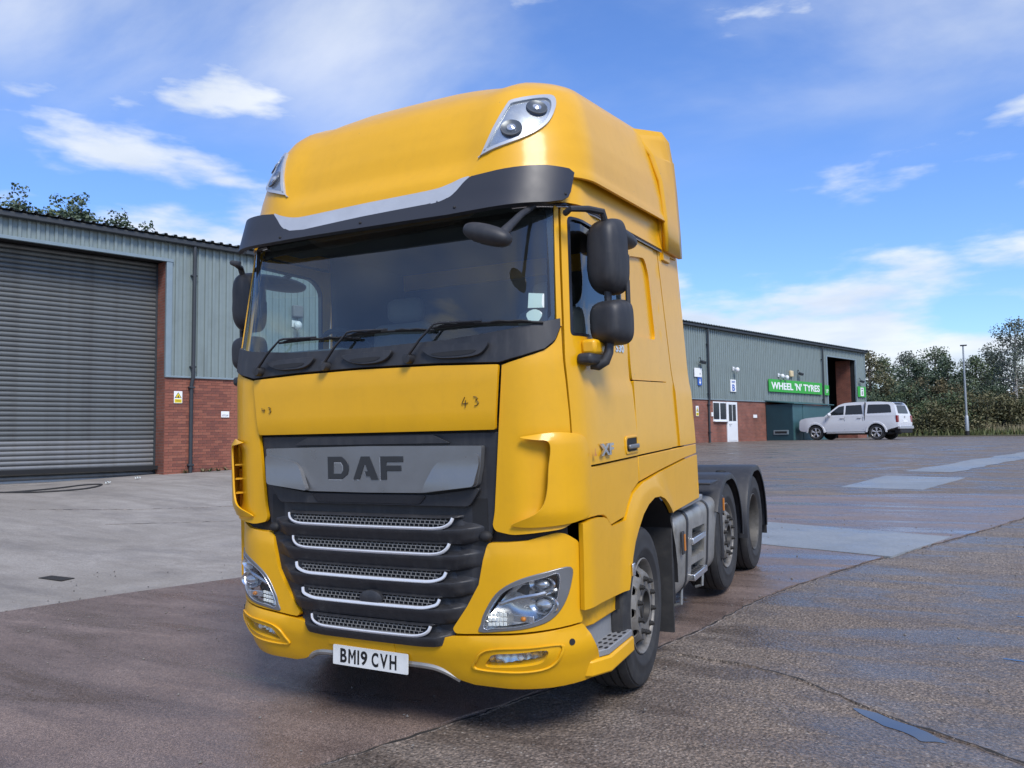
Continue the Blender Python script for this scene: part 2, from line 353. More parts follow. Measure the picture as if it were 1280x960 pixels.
# ------------------------------------------------------------------ ground
def gz(x, y):
    p = .00506*x+.03866*y; k = .12
    a = -p/k; b = -1.22/k; m = max(a, b); p = -k*(m+math.log(math.exp(a-m)+math.exp(b-m)))
    t = sstep(5, 15, -x); e = .42*t*max(0, min(1, (30-y)/15))
    return p+e
def ground_mat(name, cols, chip=None, chip_scale=70, wet=.5, wet_scale=(.5, 1.6, 1), wet_rot=0, dryr=.85, wetr=.16, bump=.6, bscale=90, streak=.0, dark=.55, wlo=.5, whi=.66):
    m = bpy.data.materials.new(name); m.use_nodes = True; t = m.node_tree; b = t.nodes['Principled BSDF']; L = t.links.new
    co = N(t, 'ShaderNodeTexCoord').outputs['Object']
    def noise(sc, det=6, ro=.6, vec=co, dist=0):
        n = N(t, 'ShaderNodeTexNoise'); n.inputs['Scale'].default_value = sc; n.inputs['Detail'].default_value = det; n.inputs['Roughness'].default_value = ro; n.inputs['Distortion'].default_value = dist; L(vec, n.inputs['Vector']); return n.outputs[0]
    def ramp(v, a, c, lo=0, hi=1):
        r = N(t, 'ShaderNodeMapRange'); r.inputs[1].default_value = a; r.inputs[2].default_value = c; r.inputs[3].default_value = lo; r.inputs[4].default_value = hi; L(v, r.inputs[0]); return r.outputs[0]
    def mix(f, a, c, bt='MIX'):
        x = N(t, 'ShaderNodeMix', data_type='RGBA', blend_type=bt)
        for i, v in ((0, f), (6, a), (7, c)):
            if isinstance(v, tuple): x.inputs[i].default_value = (*v, 1)
            elif isinstance(v, (int, float)): x.inputs[i].default_value = v
            else: L(v, x.inputs[i])
        return x.outputs[2]
    mpn = N(t, 'ShaderNodeMapping'); mpn.inputs['Scale'].default_value = wet_scale; mpn.inputs['Rotation'].default_value = (0, 0, wet_rot); L(co, mpn.inputs[0]); sv = mpn.outputs[0]
    c = mix(ramp(noise(.45, 8, .62), .38, .62), cols[0], cols[1])
    c = mix(ramp(noise(.9, 9, .7, co, .8), .50, .72, 0, .55), c, cols[2])
    c = mix(ramp(noise(2.3, 8, .7, sv), .45, .75, 0, .75), c, cols[2])
    c = mix(ramp(noise(38, 5, .75), .3, .7, .0, .6), c, tuple(v*.45 for v in cols[0]))
    h = noise(bscale, 4, .6)
    if chip:
        v = N(t, 'ShaderNodeTexVoronoi'); v.inputs['Scale'].default_value = chip_scale; L(co, v.inputs['Vector'])
        sp = N(t, 'ShaderNodeSeparateColor'); L(v.outputs['Color'], sp.inputs[0])
        v2 = N(t, 'ShaderNodeTexVoronoi'); v2.inputs['Scale'].default_value = chip_scale*1.9; L(co, v2.inputs['Vector']); sp2 = N(t, 'ShaderNodeSeparateColor'); L(v2.outputs['Color'], sp2.inputs[0])
        c = mix(ramp(sp2.outputs[0], 0.3, 1, 0, .75), c, mix(1.0, c, (2.3, 2.2, 2.05), 'MULTIPLY'))
        c = mix(ramp(sp2.outputs[1], .45, 1, 0, .75), c, tuple(x*.35 for x in cols[0]))
        isch = M('MULTIPLY', M('MULTIPLY', ramp(sp.outputs[0], .86, .93), ramp(v.outputs['Distance'], .42, .22), t), ramp(sp.outputs[1], .2, 1, .1, .75), t)
        c = mix(isch, c, chip)
        h = M('SUBTRACT', M('MULTIPLY', h, .6, t), M('MULTIPLY', v.outputs['Distance'], .9, t), t)
    w = noise(1.3, 9, .62, sv, .4)
    wm = ramp(w, wlo, whi, 0, wet)
    c = mix(wm, c, mix(1.0, c, (dark, dark, dark*1.04), 'MULTIPLY'))
    L(c, b.inputs['Base Color'])
    fine = ramp(noise(24, 5, .7), .3, .7, -.12, .12)
    r = M('ADD', ramp(wm, 0, 1, dryr, wetr), fine, t, True); L(M('MAXIMUM', r, .06, t), b.inputs['Roughness'])
    b.inputs['Specular IOR Level'].default_value = .45
    big = noise(3.2, 6, .65, sv)
    hs = M('ADD', h, M('MULTIPLY', big, 2.2, t), t)
    bp = N(t, 'ShaderNodeBump'); bp.inputs['Distance'].default_value = .016; L(hs, bp.inputs['Height'])
    L(ramp(wm, 0, 1, bump, bump*.16), bp.inputs['Strength']); L(bp.outputs[0], b.inputs['Normal'])
    MATS[name] = m
ground_mat('asphalt', ((.185, .150, .125), (.225, .192, .165), (.115, .090, .074)), chip=(.55, .51, .45), chip_scale=46, wet=.9, wet_scale=(.6, 1.9, 1), wet_rot=radians(14), dryr=.80, wetr=.14, bump=1.0, bscale=90, wlo=.41, whi=.59)
ground_mat('apron', ((.30, .275, .245), (.40, .37, .335), (.205, .18, .155)), chip=None, wet=.6, wet_scale=(.35, 1.2, 1), wet_rot=radians(-20), dryr=.95, wetr=.55, bump=.6, bscale=60, dark=.62)
ground_mat('concrete', ((.20, .150, .128), (.245, .192, .170), (.135, .099, .085)), chip=(.36, .31, .28), chip_scale=100, wet=.95, wet_scale=(.28, 1.5, 1), wet_rot=radians(-32), dryr=.55, wetr=.12, bump=.25, bscale=150, dark=.6, wlo=.38, whi=.62)
ground_mat('pale_slab', ((.25, .275, .295), (.31, .33, .345), (.16, .18, .20)), wet=.8, wet_scale=(.5, 1, 1), dryr=.55, wetr=.14, bump=.22, bscale=40, dark=.8)
mat('groove', (.022, .02, .018), .8, var=.3, vscale=30, bump=.8, bscale=60)
mat('puddle', (.014, .015, .016), .015, spec=1.0, coat=1.0).node_tree.nodes['Principled BSDF'].inputs['Coat Roughness'].default_value = .01
mat('verge_soil', (.10, .09, .05), .9, var=.3, vscale=1.2)

def axis(ranges):
    out = []
    for a, b, st in ranges:
        n = max(1, int(round((b-a)/st))); out += [a+(b-a)*i/n for i in range(n)]
    return out+[ranges[-1][1]]
gx = axis([(-600, -60, 60), (-60, -20, 5), (-20, 12, .5), (12, 60, 4), (60, 600, 60)])
gy = axis([(-300, -30, 45), (-30, -6, 4), (-6, 42, .5), (42, 90, 6), (90, 900, 90)])
gv = [(x, y, gz(x, y)) for x in gx for y in gy]; ny_ = len(gy)
gf = [(i*ny_+j, (i+1)*ny_+j, (i+1)*ny_+j+1, i*ny_+j+1) for i in range(len(gx)-1) for j in range(ny_-1)]
tag(mobj('ground', gv, gf, 'asphalt'), kind='structure')
def jag(pts, amp, step=.12, seed=1):
    r = random.Random(seed); out = []
    for a, b in zip(pts, pts[1:]):
        n = max(1, int(math.hypot(b[0]-a[0], b[1]-a[1])/step))
        for i in range(n):
            t = i/n; out.append((a[0]+(b[0]-a[0])*t+r.uniform(-amp, amp), a[1]+(b[1]-a[1])*t+r.uniform(-amp, amp)))
    return out+[pts[-1]]
def sheet(name, m, poly, h, step=.5, thick=.0, holes=()):
    o = slab(name, m, None, lambda x, y, f: Vector((x, y, gz(x, y)+h+f)), poly, holes, step, thick)
    return tag(o, kind='structure')
redge = smooth_poly([(-3.2, -7), (-1.2, -2.8), (0, -.3), (.56, .9), (1.14, 2.49), (1.53, 4.0), (2.3, 5.85), (3.19, 7.62), (4.12, 9.65), (5.3, 12.6)], 4, False)
redge_j = jag(redge, .022, .11, 3)
ledge_ = [(-1.5, 7.6), (-3.96, 3.12), (-4.63, 2.02), (-5.1, 1.09), (-9.6, -7)]
road = redge_j+[(3.0, 12.55), (.3, 11.6), (-.4, 10.6)]+ledge_
sheet('concrete_road', 'concrete', road, .014, .45, .05)
sheet('apron', 'apron', jag([(-9.55, -7), (-5.08, 1.12), (-4.6, 2.05), (-3.92, 3.15), (-1.4, 7.7)], .012, .3, 5)+[(-1, 16), (-9, 27), (-40, 16), (-40, -20), (-17, -20)], .005, .8)
# pale repair slabs
for pl, hh in (([(.86, 8.42), (3.16, 7.66), (2.50, 6.12), (.2, 6.85)], .021), ([(1.45, 13.55), (2.22, 16.2), (3.75, 15.75), (2.9, 13.25)], .006)):
    sheet('pale_slab', 'pale_slab', jag(pl+[pl[0]], .012, .3, 8)[:-1], hh, .4, .03)
# wet gully running away beyond the slabs
tag(slab('gully', 'pale_slab', None, lambda x, y, f: Vector((x, y, gz(x, y)+.005+f)), jag([(2.6, 17.4), (4.0, 20.6), (6.2, 25.5), (8.5, 30), (9.1, 29.6), (6.9, 24.6), (4.9, 20.2), (3.6, 17.2), (2.6, 17.4)], .09, .5, 4)[:-1], (), .6, 0), kind='structure')
# open joint along the broken edge of the concrete, and a crack through the asphalt
def crack(name, pts, w, seed, lip=.011):
    r = random.Random(seed); P = jag(pts, max(.012, w*.8), .07, seed); vs = []; fs = []
    for i, (x, y) in enumerate(P):
        a = P[max(0, i-1)]; b = P[min(len(P)-1, i+1)]; d = Vector((b[0]-a[0], b[1]-a[1])).normalized(); nn = Vector((-d.y, d.x)); ww = w*(.35+1.1*r.random())*min(1, .25+i*.12, .25+(len(P)-1-i)*.12)
        for o_, h in ((-1.7, .001), (-1.0, lip*(.4+.9*r.random())), (-.45, .006), (.45, .0055), (1.0, lip*(.3+.8*r.random())), (1.7, .001)):
            q = Vector((x, y))+nn*o_*ww; vs.append((q.x, q.y, gz(q.x, q.y)+h))
        if i:
            k = 6*i; fs += [(k-6+j, k-5+j, k+1+j, k+j) for j in range(5)]
    o = mobj(name, vs, fs, 'groove'); o.data.materials.append(MATS['asphalt'])
    for j, p in enumerate(o.data.polygons): p.material_index = 1 if (j % 5) in (0, 4) else 0
    return tag(o, kind='structure')
crack('edge_joint', [(p[0]+.020, p[1]-.008) for p in redge if -.6 < p[1] < 11], .010, 21, .008)
crack('asphalt_crack', [(1.2, 2.05), (1.45, 2.02), (1.75, 1.98), (2.06, 1.83), (2.30, 1.62), (2.52, 1.42), (2.84, 1.22), (3.17, 1.0), (3.5, .8)], .009, 5, .008)
crack('asphalt_crack', [(.95, 1.75), (1.2, 2.05)], .008, 9, .006)
crack('asphalt_crack', [(-11.5, 5.2), (-10, 6.2), (-8.9, 7.4), (-7.6, 8.8)], .012, 31)
crack('asphalt_crack', [(-9.0, 5.0), (-7.2, 6.6), (-5.6, 8.4)], .010, 33)
crack('asphalt_crack', [(1.5, 2.0), (1.62, 1.99), (1.74, 1.97)], .020, 14, .014)
# standing water
def puddle(pts, h, seed):
    return tag(slab('puddle', 'puddle', None, lambda x, y, f: Vector((x, y, zl+h)), smooth_poly(jag(pts+[pts[0]], .012, .07, seed)[:-1], 3), (), .15, 0), kind='structure')
zl = gz(2.6, 1.28)+.004
pp = [(2.40, 1.44), (2.50, 1.425), (2.60, 1.37), (2.72, 1.27), (2.85, 1.12), (2.74, 1.10), (2.66, 1.17), (2.56, 1.23), (2.47, 1.33)]
tag(slab('puddle', 'puddle', None, lambda x, y, f: Vector((x, y, gz(x, y)+.003)), smooth_poly(jag(pp+[pp[0]], .009, .05, 3)[:-1], 3), (), .1, 0), kind='structure')
pr = random.Random(77)
for i in range(26):                     # small pools lying between the ruts
    x = pr.uniform(3.0, 7.5); y = x*1.15+pr.uniform(-1.4, 3.2); a = pr.uniform(-.25, .1); L_ = pr.uniform(.02, .08); w_ = L_*pr.uniform(.12, .3)
    po = [(x+cos(a)*L_*cos(t)-sin(a)*w_*sin(t)*pr.uniform(.3, 1.6), y+sin(a)*L_*cos(t)+cos(a)*w_*sin(t)*pr.uniform(.3, 1.6)) for t in [2*pi*k/13 for k in range(13)]]
    tag(slab('puddle', 'puddle', None, lambda x, y, f: Vector((x, y, gz(x, y)+.003)), smooth_poly(po, 3), (), .2, 0), kind='structure')
# loose grit
gb = MB(); gr = random.Random(4)
for i in range(900):
    u = gr.random(); x = gr.uniform(-6, 5); y = gr.uniform(-1.5, 9)
    r_ = gr.choice((.004, .005, .006, .009, .013)); c = Vector((x, y, gz(x, y)+.016+r_*.3))
    vs = [c+Vector((gr.uniform(.6, 1.2)*dx, gr.uniform(.6, 1.2)*dy, gr.uniform(.5, 1)*dz))*r_ for dx, dy, dz in ((1, 0, 0), (-1, 0, 0), (0, 1, 0), (0, -1, 0), (0, 0, 1), (0, 0, -1))]
    gb.add(vs, [(0, 2, 4), (2, 1, 4), (1, 3, 4), (3, 0, 4), (2, 0, 5), (1, 2, 5), (3, 1, 5), (0, 3, 5)])
mat('grit', (.17, .155, .14), .8, var=.4, vscale=3)
tag(gb.build('loose_grit', 'grit', sharp=1), 'loose grit and small stones scattered over the wet yard', 'grit', kind='stuff')
# ------------------------------------------------------------------ industrial terrace
P0 = Vector((-14.693, 10.837, 0)); WANG = math.atan2(.9472, .3206)
B = empty('industrial_building', (P0.x, P0.y, 0), WANG)
tag(B, 'long single-storey industrial terrace of grey ribbed cladding over red brick with roller shutter', 'building')
def bw(a, d, z): return Vector((P0.x+.3206*a+.9472*d, P0.y+.9472*a-.3206*d, z))       # d is towards the yard
def brick_mat(name):
    m = bpy.data.materials.new(name); m.use_nodes = True; t = m.node_tree; b = t.nodes['Principled BSDF']; L = t.links.new
    co = N(t, 'ShaderNodeTexCoord'); s = N(t, 'ShaderNodeSeparateXYZ'); L(co.outputs['Object'], s.inputs[0]); c = N(t, 'ShaderNodeCombineXYZ')
    L(M('ADD', s.outputs[0], s.outputs[1], t), c.inputs[0]); L(s.outputs[2], c.inputs[1])
    k = N(t, 'ShaderNodeTexBrick'); L(c.outputs[0], k.inputs[0]); k.inputs['Scale'].default_value = 1; k.inputs['Brick Width'].default_value = .225; k.inputs['Row Height'].default_value = .075; k.inputs['Mortar Size'].default_value = .006
    k.inputs[1].default_value = (.26, .088, .056, 1); k.inputs[2].default_value = (.19, .066, .044, 1); k.inputs[3].default_value = (.20, .15, .13, 1)
    n = N(t, 'ShaderNodeTexNoise'); n.inputs['Scale'].default_value = 1.4; n.inputs['Detail'].default_value = 8; L(co.outputs['Object'], n.inputs['Vector'])
    h = N(t, 'ShaderNodeHueSaturation'); L(k.outputs[0], h.inputs['Color']); r = N(t, 'ShaderNodeMapRange'); r.inputs[1].default_value = .3; r.inputs[2].default_value = .7; r.inputs[3].default_value = .7; r.inputs[4].default_value = 1.25; L(n.outputs[0], r.inputs[0]); L(r.outputs[0], h.inputs['Value'])
    L(h.outputs[0], b.inputs['Base Color']); b.inputs['Roughness'].default_value = .85
    bp = N(t, 'ShaderNodeBump'); bp.inputs['Distance'].default_value = .006; bp.inputs['Strength'].default_value = .7; bp.invert = True; L(k.outputs['Fac'], bp.inputs['Height']); L(bp.outputs[0], b.inputs['Normal'])
    MATS[name] = m
brick_mat('brickwork')
for i, c in enumerate(((.25, .086, .056), (.21, .072, .048), (.275, .10, .064), (.18, .064, .046))): mat('brick%d' % i, c, .85, var=.22, vscale=9, bump=.3, bscale=90)
mat('mortar', (.20, .15, .125), .9, var=.15, vscale=12)
mat('cladding', (.215, .262, .255), .42, metal=.1, var=.09, vscale=.8, dirt=(.09, .11, .105), dscale=.7, damt=.4, streak=(.10, .115, .105), samt=.5, sscale=(3.5, 3.5, .22))
mat('flashing', (.22, .28, .305), .4, metal=.2, var=.08)
mat('gutter', (.030, .036, .042), .55, var=.2)
mat('roof_sheet', (.20, .24, .24), .5, var=.1)
mat('shutter', (.135, .145, .145), .42, metal=.35, var=.12, vscale=2.2, dirt=(.05, .052, .055), dscale=1.4, damt=.6, streak=(.055, .05, .045), samt=.5, sscale=(2.2, 2.2, .15))
mat('shutter_low', (.20, .205, .205), .42, metal=.35, var=.12, vscale=2.2, dirt=(.09, .088, .085), dscale=1.8, damt=.6, streak=(.09, .075, .06), samt=.5, sscale=(2.2, 2.2, .3))
mat('pvc', (.72, .74, .75), .35, var=.04)
mat('dark_void', (.012, .013, .015), .9)
mat('sign_green', (.035, .36, .045), .5, var=.06)
mat('sign_white', (.80, .81, .80), .45)
mat('sign_blue', (.02, .10, .42), .5)
mat('sign_yellow', (.75, .58, .02), .5)
mat('teal_steel', (.045, .115, .125), .45, metal=.2, var=.14, vscale=2)
mat('teal_dark', (.018, .058, .075), .5, metal=.2, var=.14, vscale=2)
mat('mint', (.10, .42, .28), .5)
mat('galv', (.34, .36, .37), .45, metal=.5, var=.12, vscale=8)
EAVE = 7.0; CB = 3.37; SH0, SH1, SHT = -5.6, -.04, 6.43; OP0, OP1, OPT = 40.35, 44.66, 6.37; AEND = 46.2; A0 = -14.0; DEP = 20.
# masonry: plinth wall leaves between openings (front face at local y=0.012, brick faces at 0)
def wall(name, a0, a1, z0, z1, y0=.012, y1=.33, m='brickwork'):
    return MB().box(((a0+a1)/2, (y0+y1)/2, (z0+z1)/2), (a1-a0, y1-y0, z1-z0)).build(name, m, B)
wall('brick_wall', A0, SH0, -.5, CB); w0 = wall('brick_wall', SH1+.112, 2.6, -.5, CB, .010, .33, 'mortar'); wall('brick_wall', 2.6, OP0, -.5, CB, 0.0, .33)
wall('brick_wall', OP1, AEND, -.5, CB, 0)
wall('inner_wall', A0, SH0, CB, EAVE, .12, .30, 'dark_void'); wall('inner_wall', SH1+.112, OP0, CB, EAVE, .12, .30, 'dark_void'); wall('inner_wall', OP1, AEND, CB, EAVE, .12, .30, 'dark_void')
wall('inner_wall', SH0, SH1, SHT+.02, EAVE, .12, .30, 'dark_void'); wall('inner_wall', OP0, OP1, OPT+.02, EAVE, .12, .30, 'dark_void')
wall('brick_pier', SH1-.001, SH1+.45, -.5, SHT, .335, .95); wall('brick_pier', SH1-.001, SH1+.11, -.5, CB-.001, .0105, .334); wall('brick_pier', SH1-.001, SH1+.11, CB+.001, SHT, .055, .334); wall('brick_pier', OP1+.001, OP1+.5, -.5, OPT, .335, 1.3)
wall('gable_wall', AEND-.25, AEND-.02, -.5, EAVE, .34, DEP, 'dark_void'); wall('gable_wall', A0+.02, A0+.25, -.5, EAVE, .34, DEP); wall('back_wall', A0, AEND, -.5, EAVE, DEP, DEP+.25)
wall('party_wall', 30.0, 30.2, -.5, EAVE, .34, DEP-.1, 'dark_void')
MB().box(((A0+AEND)/2, DEP/2, .95), (AEND-A0-.6, DEP-.8, .1)).build('floor_slab', 'dark_void', B)
# bricks of the pier beside the shutter, one by one
bm_ = MB().box((0, 0, 0), (.215, .012, .0655)); b0 = bm_.build('brick', 'brick0', B, 0); b0.location = (99, 0, 0)
bmesh_list = []
for i in range(4):
    me = b0.data.copy(); me.materials.clear(); me.materials.append(MATS['brick%d' % i]); bmesh_list.append(me)
half = MB().box((0, 0, 0), (.1025, .012, .0655)).build('brick', 'brick0', B); hme = half.data; bpy.data.objects.remove(half); bpy.data.objects.remove(b0)
rb = random.Random(5); slots = []
for c in range(38):
    z = CB-.04-c*.075
    if z < .40: break
    x = SH1+.004+(0 if c % 2 else -.1125)
    while x < 2.55:
        xc = x+.1075
        if x < SH1: slots.append((SH1+.0555, z, 1))
        else: slots.append((xc, z, 0))
        x += .225
slots.sort(key=lambda s: s[0]); rest = MB()
for i, (xc, z, hf) in enumerate(slots):
    if i < 300:
        o = bpy.data.objects.new('brick', hme if hf else rb.choice(bmesh_list)); COL.objects.link(o); o.parent = B; o.location = (xc, .004-rb.uniform(0, .003), z)
    else: rest.box((xc, .004-rb.uniform(0, .003), z), (.1025 if hf else .215, .012, .0655))
tag(rest.build('bricks', 'brick2', B), kind='stuff')
# ribbed cladding sheets, 1 m cover, 5 ribs
def sheet_mesh(z0, z1):
    pts = []
    for k in range(5):
        x = k*.2; pts += [(x, .0), (x+.085, .0), (x+.100, -.042), (x+.165, -.042), (x+.18, .0)]
    pts.append((1.0, 0.)); vs = [(x, y, z) for x, y in pts for z in (z0, z1)]
    fs = [(2*i, 2*i+2, 2*i+3, 2*i+1) for i in range(len(pts)-1)]
    me = bpy.data.meshes.new('cladding_sheet'); me.from_pydata(vs, [], fs); me.materials.append(MATS['cladding']); return me
def sheets(me, a0, a1):
    n = int(round(a1-a0)); sc = (a1-a0)/n
    for i in range(n):
        o = bpy.data.objects.new('cladding_sheet', me); COL.objects.link(o); o.parent = B; o.location = (a0+i*sc, .02-.0015*(i % 2), 0); o.scale = (sc, 1, 1)
full = sheet_mesh(CB, EAVE); sheets(full, A0, SH0-.1); sheets(full, SH1+.14, OP0-.1); sheets(full, OP1+.06, AEND)
sheets(sheet_mesh(SHT, EAVE), SH0-.1, SH1+.14); sheets(sheet_mesh(OPT, EAVE), OP0-.1, OP1+.06)
def bb(name, m, a0, a1, y0, y1, z0, z1, bev=.004, par=None):
    return MB().box(((a0+a1)/2, (y0+y1)/2, (z0+z1)/2), (a1-a0, abs(y1-y0), z1-z0)).build(name, m, par or B, bev)
bb('base_flashing', 'flashing', A0, SH0-.1, -.055, .0, CB-.05, CB-.002); bb('base_flashing', 'flashing', SH1+.02, OP0-.1, -.055, .0, CB-.05, CB-.002); bb('base_flashing', 'flashing', OP1+.06, AEND, -.055, 0, CB-.05, CB-.002)
bb('jamb_flashing', 'flashing', SH1-.01, SH1+.14, -.045, .05, CB-.05, SHT+.003); bb('jamb_flashing', 'flashing', SH0-.12, SH0+.02, -.045, .05, CB-.05, SHT+.003)
bb('head_flashing', 'flashing', SH0-.1, SH1+.16, -.06, .03, SHT-.03, SHT+.05); bb('head_flashing', 'flashing', OP0-.1, OP1+.1, -.05, .03, OPT-.03, OPT+.05)
bb('jamb_flashing', 'flashing', OP0-.16, OP0, -.045, .05, 1.1, OPT); bb('jamb_flashing', 'flashing', OP1, OP1+.12, -.045, .05, CB-.05, OPT); bb('corner_flashing', 'flashing', AEND-.06, AEND+.02, -.05, .3, 1.1, EAVE+.05)
# eave: gutter, roof sheets with ribbed edge
bb('gutter', 'gutter', A0, AEND+.05, -.20, -.035, EAVE-.10, EAVE+.03, .02)
rs = MB(); nr = int((AEND-A0+.3)/.25); rp_ = []
for k in range(nr):
    x = A0-.1+k*.25; rp_ += [(x, 0), (x+.13, 0), (x+.155, .045), (x+.215, .045), (x+.24, 0)]
vs = []; 
for x, h in rp_:
    for y in (-.26, DEP/2): vs.append((x, y, EAVE+.06+h+(y+.26)*.105))
k0 = len(rp_)
rs.add(vs, [(2*i, 2*i+2, 2*i+3, 2*i+1) for i in range(k0-1)])
rs.add([(x, y, EAVE+.06+h+(DEP/2+.26)*.105*(1-(y-DEP/2)/(DEP/2+.4))) for x, h in rp_ for y in (DEP/2, DEP+.4)], [(2*i, 2*i+2, 2*i+3, 2*i+1) for i in range(k0-1)])
rs.build('roof', 'roof_sheet', B, sharp=20)
bb('verge_trim', 'gutter', AEND+.03, AEND+.10, -.25, DEP/2, EAVE-.05, EAVE+.14)
# roller shutter: one slat after another
GZ0 = .74
npro = 7; pitch = .119; nsl = int((SHT-GZ0)/pitch)+1; smesh = []
for mm in ('shutter', 'shutter_low'):
    prof = [(-.000, 0), (-.018, .012), (-.030, .034), (-.034, .058), (-.030, .082), (-.016, .104), (0, .114), (.012, .116), (.012, 0)]
    vs = [(x, y, z) for x in (SH0-.1, SH1-.02) for y, z in prof]; n = len(prof)
    fs = [(i, i+1, n+i+1, n+i) for i in range(n-1)]
    me = bpy.data.meshes.new('slat'); me.from_pydata(vs, [], fs); me.materials.append(MATS[mm]); me.polygons.foreach_set('use_smooth', [True]*len(me.polygons)); smesh.append(me)
shut = empty('roller_shutter'); shut.parent = B; shut.location = (0, .62, 0)
for i in range(nsl):
    o = bpy.data.objects.new('slat', smesh[1] if i < 8 else smesh[0]); COL.objects.link(o); o.parent = shut; o.location = (0, 0, GZ0+i*pitch)
for a in (SH0, SH1-.06): MB().box((a+.03, -.01, (GZ0+SHT)/2), (.055, .07, SHT-GZ0)).build('guide_rail', 'gutter', shut, .004)
MB().box(((SH0+SH1)/2, .02, GZ0-.03), (SH1-SH0-.02, .06, .06)).build('bottom_bar', 'galv', shut, .006)
bb('reveal_soffit', 'dark_void', SH0-.1, SH1+.1, .05, .9, SHT+.03, SHT+.10)
bb('threshold', 'apron', SH0-.05, SH1-.003, .04, 1.0, .3, GZ0-.06)
# downpipes
def downpipe(a, z0, z1, kick=None):
    pts = [(a, -.12, z1), (a, -.12, z1-.25), (a, -.10, CB+.15), (a, -.10, CB-.02), (a-.03, -.07, CB-.22), (a-.03, -.07, z0)]
    p = MB().tube(pts, .05, 10).build('downpipe', 'gutter', B)
    for z in (z0+.6, CB-.3, CB+.25, EAVE-.9):
        if z > z0: MB().box((a-(.03 if z < CB else 0), -.07, z), (.15, .13, .05)).build('bracket', 'gutter', p, .006)
    MB().lathe([(.056, 0), (.06, .03), (.06, .14), (.056, .16)], lambda c, s, r, h: (a-.03+c*r, -.07+s*r, z0+.02+h), 10).build('shoe', 'gutter', p)
downpipe(.66, .40, EAVE-.08); downpipe(26.45, 1.1, EAVE-.08); downpipe(39.55, 1.1, EAVE-.08); downpipe(13., .7, EAVE-.08); downpipe(-7., .6, EAVE-.08)
# office window and door
win = empty('window'); win.parent = B
MB().box((27.53, .02, 2.76), (1.24, .05, .98)).build('window_frame', 'pvc', win, .006)
for x in (27.2, 27.85): MB().box((x, -.012, 2.77), (.53, .02, .82)).build('pane', 'black_gloss', win)
MB().box((27.53, -.05, 2.25), (1.32, .16, .05)).build('window_sill', 'pvc', win, .006)
dr = empty('door'); dr.parent = B
MB().box((28.68, .0, 2.19), (1.04, .09, 2.12)).build('door_frame', 'pvc', dr, .008)
MB().box((28.68, -.05, 1.72), (.84, .025, .95)).build('door_panel', 'pvc', dr, .02)
for x in (28.49, 28.87): MB().box((x, -.052, 2.70), (.30, .02, .84)).build('pane', 'black_gloss', dr)
MB().tube([(28.33, -.07, 2.1), (28.33, -.13, 2.1), (28.47, -.13, 2.1)], .014, 6).build('handle', 'galv', dr)
wn = empty('window'); wn.parent = B
MB().box((39.0, .02, 2.86), (1.3, .05, .66)).build('window_frame', 'gutter', wn, .006)
for x, zz, m in ((38.75, 3.02, 'pvc'), (38.75, 2.72, 'sign_green'), (39.3, 2.86, 'black_gloss')): MB().box((x, -.012, zz), (.5, .02, .25)).build('pane', m, wn)
# teal lean-to store
S = empty('steel_store', bw(34.7, .8, 1.15), WANG)
tag(S, 'teal steel lean-to store cupboard against the brick wall beside the white pickup', 'store')
def sb(name, m, x0, x1, y0, y1, z0, z1, bev=.006, par=None): return MB().box(((x0+x1)/2, (y0+y1)/2, (z0+z1)/2), (x1-x0, y1-y0, z1-z0)).build(name, m, par or S, bev)
sb('side_panel', 'teal_dark', -2.4, -2.34, -.75, .77, .0, 2.02); sb('side_panel', 'teal_dark', 2.34, 2.4, -.75, .77, 0, 2.02)
sb('front_panel', 'teal_steel', -2.34, -1.2, -.75, -.70, 0, 2.0)
for x0, x1 in ((-1.19, .52), (.53, 2.33)):
    d_ = sb('door_leaf', 'teal_steel', x0, x1, -.77, -.71, .05, 1.98)
    sb('handle', 'gutter', x1-.16 if x0 < 0 else x0+.1, x1-.10 if x0 < 0 else x0+.16, -.82, -.77, .85, 1.05, .004, d_)
MB().add([(-2.5, -.9, 2.02), (2.5, -.9, 2.02), (2.5, .79, 2.22), (-2.5, .79, 2.22), (-2.5, -.9, 2.07), (2.5, -.9, 2.07), (2.5, .79, 2.27), (-2.5, .79, 2.27)], [(0, 1, 2, 3), (4, 5, 6, 7), (0, 1, 5, 4), (1, 2, 6, 5), (2, 3, 7, 6), (3, 0, 4, 7)]).build('roof', 'teal_steel', S)
ve = sb('vent', 'flashing', -2.44, -2.40, -.5, .35, .38, .62)
sb('slot', 'dark_void', -2.447, -2.437, -.42, .27, .44, .56, 0, ve)
g = MB().box((0, 0, 0), (.75, .05, .75)).build('mint_panel', 'mint', B); g.location = (37.62, -.03, 2.84)

# ------------------------------------------------------------------ signs and fittings on the wall
def board(name, a0, a1, z0, z1, m, label, cat='sign', d=.05, th=.04, tilt=0):
    o = empty(name, bw((a0+a1)/2, d, (z0+z1)/2), WANG); tag(o, label, cat)
    MB().box((0, 0, 0), (a1-a0, th, z1-z0)).build('board', m, o, .004); return o
def wtext(par, txt, size, m, x=0, z=0, fit=None, off=0, ext=.004, y=-.027): return text_obj('lettering', txt, size, m, par, frame((x, y, z), (1, 0, 0), (0, 0, 1)), ext, off, fit)
s = board('shop_sign', 32.6, 39.3, 3.92, 4.62, 'sign_green', 'long green board sign with white lettering WHEEL \'N\' TYRES', d=.09)
wtext(s, "WHEEL 'N' TYRES", .5, 'sign_white', -.05, 0, (6.1, .42), .014)
s = board('shop_sign', 39.62, 40.28, 3.90, 4.52, 'sign_green', 'short green sign panel right of the downpipe beside the dark doorway', d=.09); wtext(s, 'UP', .3, 'sign_white', .05, -.05, (.3, .22))
